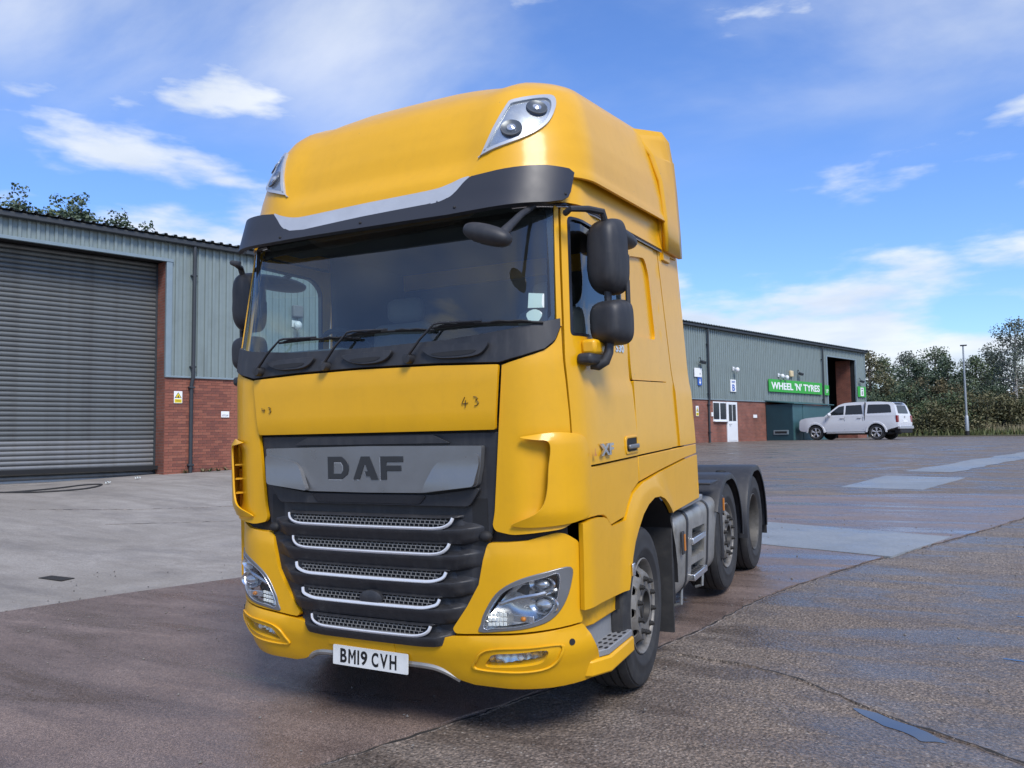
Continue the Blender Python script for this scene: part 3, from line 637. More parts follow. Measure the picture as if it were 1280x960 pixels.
s = board('unit_sign', 28.58, 29.12, 3.79, 4.42, 'sign_white', 'white unit sign with a big blue letter B above the white door'); wtext(s, 'B', .4, 'sign_blue', 0, -.1, (.26, .34), .008); wtext(s, 'UNIT', .14, 'sign_blue', 0, .2, (.34, .10))
s = board('unit_sign', 44.75, 46.02, 3.92, 4.62, 'sign_green', 'green unit sign with white card beside the tall open doorway', d=.09); MB().box((0, -.024, 0), (.5, .02, .56)).build('card', 'sign_white', s); wtext(s, '8', .3, 'ink', 0, -.08, (.2, .24), 0, .004, -.038); wtext(s, 'UNIT', .1, 'ink', 0, .17, (.3, .07), 0, .004, -.038)
s = board('wall_sign', 25.22, 25.86, 4.42, 4.86, 'sign_white', 'blank white plate on the cladding left of the downpipe'); wtext(s, '8', .1, 'ink', .15, -.05, (.05, .09))
s = board('arrow_sign', 25.5, 25.84, 4.01, 4.40, 'sign_blue', 'small blue sign with white arrow below the white plate'); MB().add([(-.03, -.025, .12), (.03, -.025, .12), (.03, -.025, -.02), (.10, -.025, -.02), (0, -.025, -.15), (-.10, -.025, -.02), (-.03, -.025, -.02)], [(0, 6, 5, 4, 3, 2, 1)]).build('arrow', 'sign_white', s)
def hazard(a0, a1, z0, z1, label):
    s = board('warning_sign', a0, a1, z0, z1, 'sign_white', label, d=.02, th=.012); w = a1-a0; h = z1-z0
    tri = [(-.42*w, -.06*h), (.42*w, -.06*h), (0, .42*h)]; MB().prism(tri, lambda p, q, d: Vector((p, -.0065-d, q)), 0, .002).build('triangle', 'ink', s)
    tri = [(-.32*w, -.02*h), (.32*w, -.02*h), (0, .35*h)]; MB().prism(tri, lambda p, q, d: Vector((p, -.009-d, q)), 0, .002).build('triangle_fill', 'sign_yellow', s)
    MB().box((0, -.0115, .06*h), (.12*w, .002, .16*h)).build('figure', 'ink', s)
    MB().box((0, -.0075, -.30*h), (w*.84, .003, h*.30)).build('caption_band', 'sign_yellow', s); wtext(s, 'WARNING', .04, 'ink', 0, -.30*h, (w*.6, h*.10), 0, .001, -.0105)
    return s
hazard(.19, .41, 2.64, 2.96, 'small yellow and white hazard sign on red brick between shutter and downpipe')
hazard(25.3, 25.55, 2.5, 3.0, 'yellow hazard sign on brick wall left of the office window')
s = board('wall_plate', 1.48, 1.71, 2.27, 2.44, 'sign_white', 'small white notice on red brick right of the downpipe near the shutter', d=.02, th=.012); wtext(s, 'STOP', .05, 'ink', 0, -.03, (.17, .05), 0, .001, -.008)
s = board('wall_plate', 30.9, 31.3, 2.45, 2.62, 'sign_white', 'small white notice on brick between white door and teal store', d=.02, th=.02)
s = board('wall_plate', 26.68, 26.82, 2.5, 2.7, 'sign_white', 'tiny white box on brick beside the far downpipe', d=.03, th=.05)
def fitting(name, a, z, m, label, cat, kind):
    o = empty(name, bw(a, .02, z), WANG); tag(o, label, cat)
    if kind == 'cam':
        MB().box((0, -.02, .05), (.16, .04, .2)).build('bracket', m, o, .006); MB().tube([(0, -.02, .08), (0, -.18, .04)], .03, 8).build('arm', m, o); MB().sphere((0, -.24, -.02), (.12, .12, .13)).build('housing', m, o)
    elif kind == 'flood':
        MB().tube([(0, .0, .22), (0, -.05, .25), (.0, -.1, .1)], .02, 6).build('arm', 'gutter', o); MB().box((0, -.2, 0), (.3, .2, .14), Matrix.Rotation(radians(25), 3, 'X')).build('housing', m, o, .01)
    else:
        MB().box((0, -.07, 0), (.34, .14, .36)).build('housing', m, o, .04)
    return o
fitting('security_camera', 28.95, 4.95, 'pvc', 'white dome security camera above the letter B sign', 'camera', 'cam')
fitting('security_camera', 33.9, 4.83, 'pvc', 'white dome camera at the left end above the green sign', 'camera', 'cam')
fitting('security_camera', 34.45, 4.78, 'pvc', 'smaller white dome camera above the word wheel on the green sign', 'camera', 'cam')
mat('cream', (.62, .50, .30), .5); fitting('alarm_box', 35.35, 5.02, 'cream', 'cream alarm box on the cladding above the green sign', 'alarm', 'box')
fitting('flood_light', 36.3, 5.05, 'gutter', 'dark floodlight above the green sign', 'light', 'flood'); fitting('flood_light', 25.75, 5.15, 'gutter', 'dark floodlight above the blank white plate', 'light', 'flood'); fitting('flood_light', 45.2, 4.95, 'gutter', 'dark floodlight above the green unit sign at the corner', 'light', 'flood')
# stand-in fittings added for marks taken as reflections in the cab windscreen
fitting('alarm_box', 3.76, 5.44, 'interior_grey', 'grey stand-in box on the cladding for a mark reflected in the cab windscreen', 'box', 'box')
fitting('reflected_mark', 3.68, 5.02, 'pvc', 'round white stand-in on the cladding for a mark reflected in the cab windscreen', 'lamp', 'cam')
# ------------------------------------------------------------------ tractor unit
T = empty('tractor_truck', (0, 0, 0))
T.rotation_euler = (radians(2.212), radians(-.29), radians(-.065))
tag(T, 'yellow articulated lorry tractor unit with high roof parked on the concrete strip', 'truck')
def interp(tab, z):
    if z <= tab[0][0]: return tab[0][1]
    for (a, va), (b, vb) in zip(tab, tab[1:]):
        if z <= b: return va+(vb-va)*(z-a)/(b-a)
    return tab[-1][1]
def sec_cab(z): return (.165+max(0, z-2.02)*.20, 1.22-.03*max(0, z-1.5), .30, .28, .03)
def sec_low(z): return (.165+max(0, .52-z)**1.5*.9, 1.235-max(0, .5-z)*.3, .42, .40, .03)
def sec_vis(z): return (.17+(z-2.85)*.35, 1.225, .40, .38, .04)
RY0 = [(2.9, .25), (3.0, .265), (3.1, .285), (3.2, .31), (3.3, .34), (3.4, .385), (3.48, .43), (3.55, .49), (3.61, .57), (3.66, .67), (3.70, .79), (3.73, .92), (3.76, 1.1), (3.78, 1.3)]
RW = [(2.9, 1.22), (3.0, 1.215), (3.1, 1.21), (3.2, 1.20), (3.3, 1.18), (3.4, 1.145), (3.48, 1.112), (3.55, 1.07), (3.61, 1.005), (3.66, .92), (3.70, .79), (3.73, .63), (3.76, .36), (3.78, .12)]
def sec_roof(z): w = interp(RW, z); return (interp(RY0, z), w, min(.5, w*.8), .42, .05)
def SP(sec, s, z):
    y0, w, r, r2, b = sec(z); a = abs(s); g = 1 if s >= 0 else -1
    S1 = w-r; Lc = pi/2*(r+r2)/2
    if a <= S1: x = a; y = y0+b*x*x
    elif a <= S1+Lc:
        th = (a-S1)/Lc*pi/2; x = S1+r*sin(th); y = y0+b*x*x+r2*(1-cos(th))
    else: x = w; y = y0+b*w*w+r2+(a-S1-Lc)
    return Vector((g*x, y, z))
def SN(sec, s, z):
    e = .004; du = SP(sec, s+e, z)-SP(sec, s-e, z); dv = SP(sec, s, z+e)-SP(sec, s, z-e)
    return du.cross(dv).normalized()
def s_y(sec, y, z):
    y0, w, r, r2, b = sec(z); S1 = w-r; Lc = pi/2*(r+r2)/2; ye = y0+b*w*w+r2
    if y >= ye: return S1+Lc+y-ye
    lo, hi = S1, S1+Lc
    for _ in range(30):
        m = (lo+hi)/2
        if SP(sec, m, z)[1] < y: lo = m
        else: hi = m
    return lo
CY = lambda y, z: (s_y(sec_cab, y, z), z)
def surf(sec, off=0.):
    o = off if callable(off) else (lambda s, z: off)
    return lambda s, z, d: SP(sec, s, z)+SN(sec, s, z)*(o(abs(s), z)+d)
def neg(poly): return [(-a, b) for a, b in poly][::-1]
def pan(name, m, sec, poly, holes=(), off=0., thick=.022, step=.05, bevel=.004, par=None, both=False, sharp=38):
    r = []
    for g in ((1, -1) if both else (1,)):
        P_ = poly if g > 0 else neg(poly); H_ = holes if g > 0 else [neg(h) for h in holes]
        r.append(slab(name, m, par or T, surf(sec, off), P_, H_, step, thick, bevel, sharp))
    return r if both else r[0]
# ---- hood and front
hood = pan('hood', 'yellow', sec_cab, rounded([(-.858, 2.008), (-.826, 1.668), (.826, 1.668), (.858, 2.008), (.5, 2.02), (0, 2.025), (-.5, 2.02)], .012), off=lambda s, z: .010*sstep(1.668, 1.70, z)+.008*sstep(2.02, 1.98, z), step=.05)
def hand(name, strokes, org, par):
    mb = MB()
    for st in strokes:
        pts = [SP(sec_cab, org[0]+x, org[1]+z)+SN(sec_cab, org[0]+x, org[1]+z)*.0225 for x, z in st]
        mb.tube(pts, .0021, 5)
    mb.build(name, 'marker', par)
four = [[(.022, .045), (.008, .020), (.004, .012), (.022, .014), (.040, .016)], [(.026, .030), (.024, .0), (.023, -.006)]]
three = [[(.072, .046), (.086, .043), (.095, .036), (.082, .028), (.092, .024), (.100, .014), (.090, .004), (.076, .001)]]
hand('handwritten_number', [[(a*1.05, b*1.1) for a, b in st] for st in four+three], (.636, 1.795), hood)
hand('handwritten_number', [[(a*.8, b*.8) for a, b in st] for st in [[(.004, .042), (.006, .022), (.036, .024)], [(.026, .036), (.025, .006)]]+three], (-.785, 1.80), hood)
# corner panels beside the hood, running down to the bumper gap
cp = smooth_poly([(1.199, 1.90), (1.209, 1.737), (1.226, 1.5)], 3, False)
corner_poly = [(.870, 2.004), (.838, 1.655), (.800, 1.237), (.785, 1.165), (.800, 1.137), (.896, 1.119), (1.163, 1.145), (1.232, 1.175), (1.234, 1.45), (1.223, 1.737), (1.209, 1.913), (1.178, 2.198), (1.150, 2.118), (1.093, 2.072), (.98, 2.036)]
pan('corner_panel', 'yellow', sec_cab, rounded(corner_poly, [0, 0, .02, .03, .02, .03, .03, .02, 0, 0, 0, .0, .03, .03, .02]), off=lambda s, z: -.004-.026*sstep(1.63, 1.56, z)*sstep(.9, 1.08, s)*sstep(1.14, 1.25, z), step=.035, both=True)
# air deflector blades outside the corner panels, with a slatted mouth behind the leading edge
def defl(s, z): return .018+.055*sstep(1.38, 1.08, s)*sstep(1.66, 1.58, z)*sstep(1.17, 1.25, z)
blade = smooth_poly([(1.10, 1.56), (1.088, 1.46), (1.080, 1.36), (1.061, 1.28), (1.016, 1.228), (.92, 1.185), (.90, 1.166), (1.0, 1.158), (1.15, 1.166), (1.25, 1.178), (1.33, 1.20), (1.375, 1.27), (1.385, 1.37), (1.38, 1.46), (1.36, 1.54), (1.32, 1.605), (1.23, 1.635), (1.12, 1.645), (1.0, 1.632), (.96, 1.622), (1.03, 1.608), (1.085, 1.60)], 3)
def bladeoff(s, z): return .010+.024*sstep(1.40, 1.14, s)*sstep(1.15, 1.24, z)*sstep(1.655, 1.60, z)+.0*s
bl = pan('air_deflector', 'yellow', sec_cab, blade, off=bladeoff, step=.028, thick=.012, bevel=.005, both=True, sharp=60)
for g in (1, -1):
    for z in (1.30, 1.39, 1.48):
        p_ = [SP(sec_cab, g*s, z)+SN(sec_cab, g*s, z)*d for s, d in ((1.10, -.035), (1.22, -.035), (1.22, .012), (1.10, .014))]
        MB().add([q+Vector((0, 0, h)) for h in (-.004, .004) for q in p_], [(0, 1, 2, 3), (4, 5, 6, 7), (0, 1, 5, 4), (1, 2, 6, 5), (2, 3, 7, 6), (3, 0, 4, 7)]).build('vent_slat', 'yellow_worn', bl[0 if g > 0 else 1])
# backing structure so no daylight leaks through panel gaps
pan('inner_front', 'frame_dark', sec_cab, [(-1.22, 1.02), (1.22, 1.02), (1.18, 2.12), (-1.18, 2.12)], off=-.05, thick=.02, step=.12, bevel=0)
# ---- scuttle panel below the windscreen
sc_poly = [(-1.168, 2.195), (-1.143, 2.125), (-1.091, 2.078), (-.98, 2.045), (-.862, 2.018), (-.5, 2.033), (0, 2.038), (.5, 2.033), (.862, 2.018), (.98, 2.045), (1.091, 2.078), (1.143, 2.125), (1.168, 2.195), (1.165, 2.240), (1.106, 2.229), (.9, 2.190), (.55, 2.160), (0, 2.150), (-.55, 2.160), (-.9, 2.190), (-1.106, 2.229), (-1.165, 2.240)]
scu = pan('scuttle_panel', 'black_plastic', sec_cab, sc_poly, off=.010, step=.045, thick=.03)
for x0, x1, z0, z1 in ((-.74, -.36, 2.052, 2.112), (-.15, .20, 2.052, 2.116), (.40, .80, 2.052, 2.122)):   # grab handle pods
    pod = smooth_poly([(x0, z1-.01), (x0+.06, z1-.002), (x1-.06, z1+.004), (x1, z1-.002), (x1-.03, z0+.02), (x1-.1, z0), (x0+.14, z0), (x0+.05, z0+.02)], 4)
    pan('grab_pod', 'black_plastic', sec_cab, pod, off=.036, thick=.03, step=.03, bevel=.008, par=scu)
    slot = smooth_poly([(x0+.07, z0+.030), (x1-.08, z0+.034), (x1-.11, z0+.012), (x0+.13, z0+.010)], 4)
    pan('grab_slot', 'frame_dark', sec_cab, slot, off=.0385, thick=.004, step=.04, bevel=0, par=scu)
# ---- windscreen
ws = rounded([(-1.140, 2.215), (-.9, 2.180), (-.55, 2.152), (0, 2.142), (.55, 2.152), (.9, 2.180), (1.140, 2.215), (1.095, 2.92), (0, 2.95), (-1.095, 2.92)], [.04, 0, 0, 0, 0, 0, .04, .05, 0, .05])
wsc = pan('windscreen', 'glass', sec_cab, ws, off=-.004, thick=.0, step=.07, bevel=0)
fr_in = rounded([(-1.106, 2.20), (-.9, 2.172), (0, 2.13), (.9, 2.172), (1.106, 2.20), (1.066, 2.84), (1.00, 2.885), (0, 2.89), (-1.00, 2.885), (-1.066, 2.84)], [.04, 0, 0, 0, .04, .07, .05, 0, .05, .07])
fr_out = rounded([(-1.146, 2.16), (-.9, 2.13), (0, 2.10), (.9, 2.13), (1.146, 2.16), (1.098, 2.94), (0, 2.96), (-1.098, 2.94)], [.03, 0, 0, 0, .03, .05, 0, .05])
pan('windscreen_seal', 'black_gloss', sec_cab, fr_out, [fr_in], off=-.006, thick=.02, step=.05, bevel=.003, par=wsc)
st = [(.995, 2.302), (1.080, 2.302), (1.076, 2.378), (.995, 2.384)]
pan('sticker', 'white_card', sec_cab, st, off=-.007, thick=0, step=.05, bevel=0, par=wsc)
pan('sticker', 'white_card', sec_cab, [(1.030+.04*cos(t)*(1+.12*sin(3*t)), 2.257+.037*sin(t)) for t in [2*pi*k/14 for k in range(14)]], off=-.007, thick=0, step=.03, bevel=0, par=wsc)
# A pillars
pil = [(1.150, 2.20), (1.180, 2.20), (1.150, 2.55), (1.126, 2.885), (1.102, 2.885), (1.124, 2.55)]
pan('door_pillar', 'yellow', sec_cab, pil, off=.002, thick=.05, step=.05, both=True)
# ---- wipers
def on(s, z, d): return SP(sec_cab, s, z)+SN(sec_cab, s, z)*d
for s0, z0, s1, z1, b0, b1, zb0, zb1 in ((-.80, 2.058, -.635, 2.232, -.67, -.04, 2.226, 2.208), (-.267, 2.060, -.112, 2.238, -.14, .46, 2.230, 2.216), (.317, 2.068, .471, 2.238, .44, 1.075, 2.230, 2.214)):
    wp = empty('wiper'); wp.parent = T
    MB().lathe([(.0, .05), (.026, .048), (.030, .03), (.03, 0)], lambda c, s, r, h: on(s0, z0, .012)+Vector((c*r, -h, s*r)), 14).build('pivot', 'black_plastic', wp)
    MB().tube([on(s0, z0, .05), on(s0+(s1-s0)*.5, z0+(z1-z0)*.52, .058), on(s1, z1, .050)], [.015, .011, .007], 8, flat=(1, .6)).build('arm', 'black_plastic', wp)
    MB().tube([on(s1, z1, .05), on(s1+.03, z1+.006, .046), on((b0+b1)/2, (zb0+zb1)/2+.016, .036)], [.007, .007, .006], 6).build('arm_tip', 'black_plastic', wp)
    n = 12; pts = [on(b0+(b1-b0)*k/n, zb0+(zb1-zb0)*k/n+.010*sin(pi*k/n), .016) for k in range(n+1)]
    MB().tube(pts, .008, 6).build('blade', 'frame_dark', wp)
    for k in (2, 4, 8, 10): MB().tube([pts[k-1]+Vector((0, -.012, .002)), pts[k]+Vector((0, -.018, .006)), pts[k+1]+Vector((0, -.012, .002))], .0055, 5).build('blade_yoke', 'frame_dark', wp)
# ---- sun visor
vt = [(-1.262, 3.045), (-1.225, 3.064), (-1.1, 3.070), (-.84, 3.060), (-.74, 3.048), (-.700, 3.010), (-.640, 2.945), (-.56, 2.908), (-.44, 2.897), (0, 2.912), (.44, 2.920), (.555, 2.938), (.60, 2.965), (.645, 3.015), (.69, 3.048), (.84, 3.060), (1.1, 3.070), (1.225, 3.064), (1.262, 3.045)]
vb = [(1.252, 2.93), (1.24, 2.895), (1.205, 2.874), (1.13, 2.856), (.873, 2.838), (.582, 2.829), (0, 2.834), (-.511, 2.842), (-.873, 2.846), (-1.13, 2.856), (-1.205, 2.874), (-1.24, 2.895), (-1.252, 2.93)]
vis = pan('sun_visor', 'visor_black', sec_vis, vt[::-1]+vb[::-1], off=lambda s, z: .004+.010*sstep(2.90, 2.84, z)*sstep(1.1, .8, s)+.008*sstep(.8, 1.05, s), thick=.03, step=.04, bevel=.010, sharp=50)
for s in (-.62, .0, .62, 1.22, -1.22): MB().sphere(SP(sec_vis, s, 2.868 if abs(s) < 1 else 2.91)+SN(sec_vis, s, 2.87)*.010, .009, 8, 6).build('stud', 'frame_dark', vis)
stp_o = smooth_poly([(-.735, 3.05), (-.690, 3.000), (-.630, 2.94), (-.55, 2.904), (-.43, 2.893), (0, 2.908), (.43, 2.916), (.55, 2.934), (.60, 2.962), (.648, 3.018), (.68, 3.048), (.63, 3.045), (.55, 3.02), (.43, 3.003), (0, 2.995), (-.43, 2.986), (-.56, 2.995), (-.66, 3.022)], 4)
pan('light_strip', 'silver', sec_vis, stp_o, off=.004, thick=.03, step=.035, bevel=.008, par=vis)
# ---- roof fairing (lofted shell)
LY = 2.22
def roofp(s, z):
    dep = .038*sstep(.80, .58, abs(s))*sstep(3.06, 3.2, z)*sstep(3.76, 3.64, z)
    p = SP(sec_roof, s, z); n = SN(sec_roof, s, z); p = p-n*dep
    p = p+n*.012*sstep(3.10, 3.05, z)*sstep(.7, .9, abs(s))
    up = (p.y-.45)*(.045+.075*sstep(3.2, 3.7, z))
    return Vector((p.x, p.y, p.z+max(-.01, up)+.05*sstep(3.18, 3.62, z)))
NS, NZ = 110, 38
zs = [3.03+(3.78-3.03)*(1-(1-k/NZ)**1.25) for k in range(NZ+1)]
rv = []; rf = []
for z in zs:
    y0, w, r, r2, b = sec_roof(z); S1 = w-r; Lc = pi/2*(r+r2)/2; smax = S1+Lc+max(.0, LY-(y0+b*w*w+r2))
    row = []
    kz = (z-3.03)/(3.78-3.03)
    for i in range(NS+1):
        t = -1+2*i/NS; ss_ = math.copysign(abs(t)**.85*smax, t); zb_ = 2.93+.105*sstep(.58, .76, abs(ss_)); row.append(roofp(ss_, zb_+(3.78-zb_)*kz))
    for q in row: q.y = min(q.y, LY+.02*(q.z-3))
    rv += row
for k in range(NZ):
    for i in range(NS): a = k*(NS+1)+i; rf.append((a, a+1, a+NS+2, a+NS+1))
k = NZ*(NS+1); mid = len(rv); 
for i in range(NS//2): rf.append((k+i, k+i+1, k+NS-i-1, k+NS-i)) if i+1 < NS-i-1 else rf.append((k+i, k+i+1, k+NS-i))
nb = len(rv); rv += [Vector((q.x*.985, q.y+.02, q.z)) for q in rv[:NS+1]]
for i in range(NS): rf.append((i+1, i, nb+i, nb+i+1))
roof = mobj('roof_fairing', rv, rf, 'yellow', T, sharp=60)
rearp = []; 
for kk in range(0, NZ+1): rearp.append(rv[kk*(NS+1)])
for kk in range(NZ, -1, -1): rearp.append(rv[kk*(NS+1)+NS])
MB().add(rearp, [tuple(range(len(rearp)))]).build('roof_back', 'yellow', roof)
def roofsurf(off): return lambda s, z, d: roofp(s, z)+SN(sec_roof, s, z)*(off+d)
lamp_o = smooth_poly([(.700, 3.185), (.715, 3.20), (.800, 3.445), (.812, 3.468), (.84, 3.478), (.98, 3.50), (1.045, 3.495), (1.07, 3.45), (1.06, 3.38), (1.02, 3.315), (.93, 3.26), (.82, 3.22)], 4)
cxl, czl = .90, 3.36
def shrink(poly, k, cx, cz): return [(cx+(a-cx)*k, cz+(b-cz)*k) for a, b in poly]
for g in (1, -1):
    rl = empty('roof_lamp'); rl.parent = T
    gg = (lambda p: p) if g > 0 else neg
    slab('bezel', 'silver', rl, roofsurf(.014), gg(lamp_o), [gg(shrink(lamp_o, .84, cxl, czl))], .04, .03, .004)
    slab('reflector', 'lamp_bowl', rl, roofsurf(.003), gg(shrink(lamp_o, .86, cxl, czl)), [], .04, .003)
    for (s, z, rr) in ((.855, 3.315, .062), (.965, 3.425, .062)):
        c = roofp(g*s, z); n = SN(sec_roof, g*s, z); a = n.cross(Vector((0, 0, 1))).normalized(); b_ = a.cross(n)
        pr_ = MB().lathe([(rr, .006), (rr*.96, .014), (rr*.55, .006), (0.0, .0075)], lambda ca, sa, r, h: c+a*ca*r+b_*sa*r+n*h, 24).build('projector', 'lamp_grey', rl)
        MB().lathe([(rr*.45, .006), (rr*.40, .016), (rr*.2, .022), (0, .024)], lambda ca, sa, r, h: c+a*ca*r+b_*sa*r+n*h, 18).build('lens', 'lamp_lens', rl)
    slab('cover_glass', 'lens_clear', rl, roofsurf(.016), gg(shrink(lamp_o, .85, cxl, czl)), [], .05, 0)
# upper side band between drip rail and fairing
band = [CY(.40, 2.9), CY(2.17, 2.9), CY(2.19, 3.19), CY(.40, 3.08)]
pan('upper_side', 'yellow', sec_cab, [CY(.42, 2.885), CY(2.185, 2.905), CY(2.195, 3.19), CY(.62, 3.10), CY(.50, 3.02)], off=lambda s, z: -.006+.022*sstep(2.98, 2.91, z), step=.06, both=True)
for g in (1, -1):
    pts = [on(g*s_y(sec_cab, y, 2.875), 2.868+.012*y, .008) for y in (.30, .38, .5, .8, 1.2, 1.6, 2.0, 2.16)]
    MB().tube(pts, .012, 6).build('drip_rail', 'black_gloss', T)
    MB().tube([p+Vector((g*.006, 0, -.010)) for p in pts], .0045, 6).build('rail_trim', 'chrome', T)
pan('header_panel', 'frame_dark', sec_cab, [(-1.12, 2.84), (1.12, 2.84), (1.12, 2.96), (-1.12, 2.96)], off=-.06, thick=.02, step=.12, bevel=0)
# ---- rear side deflectors: flat fins that start on the roof edge and stand up behind it
FE = [(1.214, 2.19, 2.895), (1.214, 2.19, 3.15), (1.188, 2.185, 3.42), (1.135, 2.15, 3.60), (1.134, 2.148, 3.612), (1.05, 2.08, 3.72), (.985, 2.03, 3.800)]
RE = [(1.216, 2.615, 2.90), (1.216, 2.60, 3.10), (1.213, 2.56, 3.40), (1.209, 2.520, 3.622), (1.200, 2.518, 3.634), (1.190, 2.478, 3.78), (1.155, 2.40, 3.846)]
for g in (1, -1):
    fin = MB().grid(lambda u, v: (lambda k, t: Vector(tuple((FE[k][d]*(1-t)+FE[k+1][d]*t)*(1-u)+(RE[k][d]*(1-t)+RE[k+1][d]*t)*u for d in range(3))))(min(5, int(v*6+1e-6)), v*6-min(5, int(v*6+1e-6))), 6, 6)
    for q in fin.v: q.x *= g
    o = fin.build('side_deflector', 'yellow', T, sharp=12); sm = o.modifiers.new('thick', 'SOLIDIFY'); sm.thickness = .03; sm.offset = 0
    MB().box((g*1.05, 2.40, 2.90), (.28, .34, .03)).build('deflector_foot', 'yellow', T, .006)
MB().box((0, 2.29, 3.04), (2.395, .18, .42)).build('roof_bulkhead', 'yellow', T, .006)
# ---- doors
wino = rounded([(1.236, 2.150), CY(1.20, 2.165), CY(1.20, 2.72), CY(1.10, 2.80), (1.182, 2.815)], [.03, .05, .05, .08, .03])
door_poly = rounded([(1.238, 1.458), CY(1.315, 1.458), CY(1.315, 2.865), (1.140, 2.87), (1.163, 2.54), (1.192, 2.2), (1.216, 1.913), (1.228, 1.737)], [.0, .02, .02, .02, 0, 0, 0, 0])
for g in (1, -1):
    gg = (lambda p: p) if g > 0 else neg
    dr_ = slab('cab_door', 'yellow', T, surf(sec_cab, lambda s, z: .004+.012*sstep(1.92, 1.88, z)*sstep(1.26, 1.5, s)), gg(door_poly), [gg(wino)], .045, .03, .004)
    slab('window_seal', 'black_gloss', dr_, surf(sec_cab, .006), gg(shrink(wino, 1.0, 1.6, 2.48)), [gg(shrink(wino, .955, 1.62, 2.48))], .05, .03, .004)
    slab('side_window', 'glass_side', dr_, surf(sec_cab, -.008), gg(shrink(wino, .99, 1.62, 2.48)), [], .09, 0)
    # recessed pull handle
    hx = lambda y, z, d: Vector((g*(1.236+d), y, z))
    ho = rounded([(1.05, 1.475), (1.29, 1.475), (1.29, 1.585), (1.05, 1.585)], .03); hi = rounded([(1.07, 1.492), (1.27, 1.492), (1.27, 1.570), (1.07, 1.570)], .022)
    hb = slab('handle_surround', 'yellow', dr_, lambda p, q, d: hx(p, q, d+.006), ho if g > 0 else ho[::-1], [hi if g > 0 else hi[::-1]], .03, .012, .004)
    slab('handle_recess', 'frame_dark', dr_, lambda p, q, d: hx(p, q, d+.0015), hi, [], .05, 0)
    MB().box((g*1.250, 1.17, 1.520), (.022, .18, .028)).build('handle', 'grey_panel', dr_, .008)
    ml = 1 if g > 0 else -1
    if g > 0:
        fm = lambda y, z: frame((1.2465, y, z), (0, 1, 0), (0, 0, 1))
        text_obj('badge', '530', .06, 'chrome', dr_, frame((1.2065, 1.10, 2.118), (0, 1, 0), (0, 0, 1)), .004, .002, (.155, .048))
        text_obj('badge', 'XF', .1, 'chrome', dr_, frame((1.247, .70, 1.530), (0, 1, -.02), (0, .12, 1)), .006, .004, (.20, .066))
        MB().add([on(s, z, .034) for s, z in ((1.372, 1.505), (1.388, 1.545), (1.398, 1.545), (1.396, 1.522), (1.415, 1.505))], [(0, 4, 3, 2, 1)]).build('badge_swirl', 'amber', dr_)
    # mirror foot
    mbx = MB().box((g*1.245, .575, 2.09), (.09, .20, .085)).build('mirror_foot', 'yellow', dr_, .02)
# ---- cab side behind the door
pan('sleeper_side', 'yellow', sec_cab, rounded([CY(1.325, 1.932), CY(2.092, 1.932), CY(2.06, 2.40), CY(1.99, 2.878), CY(1.325, 2.868)], .01), [rounded([CY(1.42, 2.22), CY(1.90, 2.22), CY(1.84, 2.68), CY(1.77, 2.78), CY(1.42, 2.74)], .05)], off=0., step=.06, both=True, bevel=.008)
pan('locker_door', 'yellow', sec_cab, rounded([CY(1.325, 1.458), CY(2.105, 1.458), CY(2.096, 1.924), CY(1.325, 1.924)], .01), off=.008, step=.07, both=True)
lk = rounded([CY(1.40, 2.20), CY(1.92, 2.20), CY(1.86, 2.68), CY(1.79, 2.80), CY(1.40, 2.76)], .05)
pan('side_pressing', 'yellow', sec_cab, lk, off=-.018, thick=.02, step=.06, bevel=.0, both=True)
pan('rear_strip', 'yellow', sec_cab, [CY(2.115, 1.458), CY(2.325, 1.458), CY(2.285, 1.93), CY(2.10, 2.885), CY(2.00, 2.880), CY(2.07, 2.40), CY(2.103, 1.93)], off=-.004, step=.07, both=True)
pan('side_extender', 'yellow', sec_cab, [CY(2.335, 1.458), CY(2.80, 1.456), CY(2.765, 1.94), CY(2.655, 2.93), CY(2.110, 2.90), CY(2.294, 1.94)], off=lambda s, z: -.002+.010*sstep(1.94, 1.90, z), step=.07, both=True)
pan('inner_side', 'frame_dark', sec_cab, [CY(.60, 1.12), CY(2.70, 1.12), CY(2.70, 2.05), CY(.60, 2.05)], off=-.06, thick=.01, step=.15, bevel=0, both=True)
# ---- lower door panel, sill and wheel arch fender
AR = [(1.064, .872), (1.12, .95), (1.198, 1.018), (1.30, 1.09), (1.417, 1.138), (1.55, 1.165), (1.687, 1.158), (1.79, 1.13), (1.868, 1.090), (2.008, 1.005)]
AO = [(.936, .895), (1.018, 1.092), (1.09, 1.17), (1.167, 1.229), (1.26, 1.258), (1.368, 1.282), (1.75, 1.312), (2.39, 1.349), (2.70, 1.364)]
low_poly = [(1.24, 1.175), (1.36, 1.182), (1.471, 1.178), (1.55, 1.168), (1.594, 1.152), (1.66, 1.098)]+[CY(a, b+.012) for a, b in ((1.018, 1.10), (1.09, 1.172), (1.167, 1.231), (1.26, 1.262), (1.315, 1.278))]+[CY(1.315, 1.446), (1.24, 1.446)]
pan('lower_door_panel', 'yellow', sec_cab, low_poly, off=.006, step=.045, both=True)
pan('sill_panel', 'yellow', sec_cab, [CY(1.325, 1.290), CY(1.75, 1.322), CY(2.39, 1.359), CY(2.81, 1.374), CY(2.81, 1.446), CY(1.325, 1.446)], off=.006, step=.06, both=True)
fen = [(1.272, 1.160), (1.270, .95), (1.262, .714), (1.45, .712), (1.582, .704), (1.75, .694), CY(.985, .69), CY(1.02, .78)]+[CY(a, b) for a, b in AR]+[CY(2.40, 1.012), CY(2.82, 1.022), CY(2.80, 1.362)]+[CY(a, b) for a, b in AO[::-1][1:-1]]+[(1.655, 1.092), (1.588, 1.143), (1.54, 1.158), (1.471, 1.168), (1.36, 1.172)]
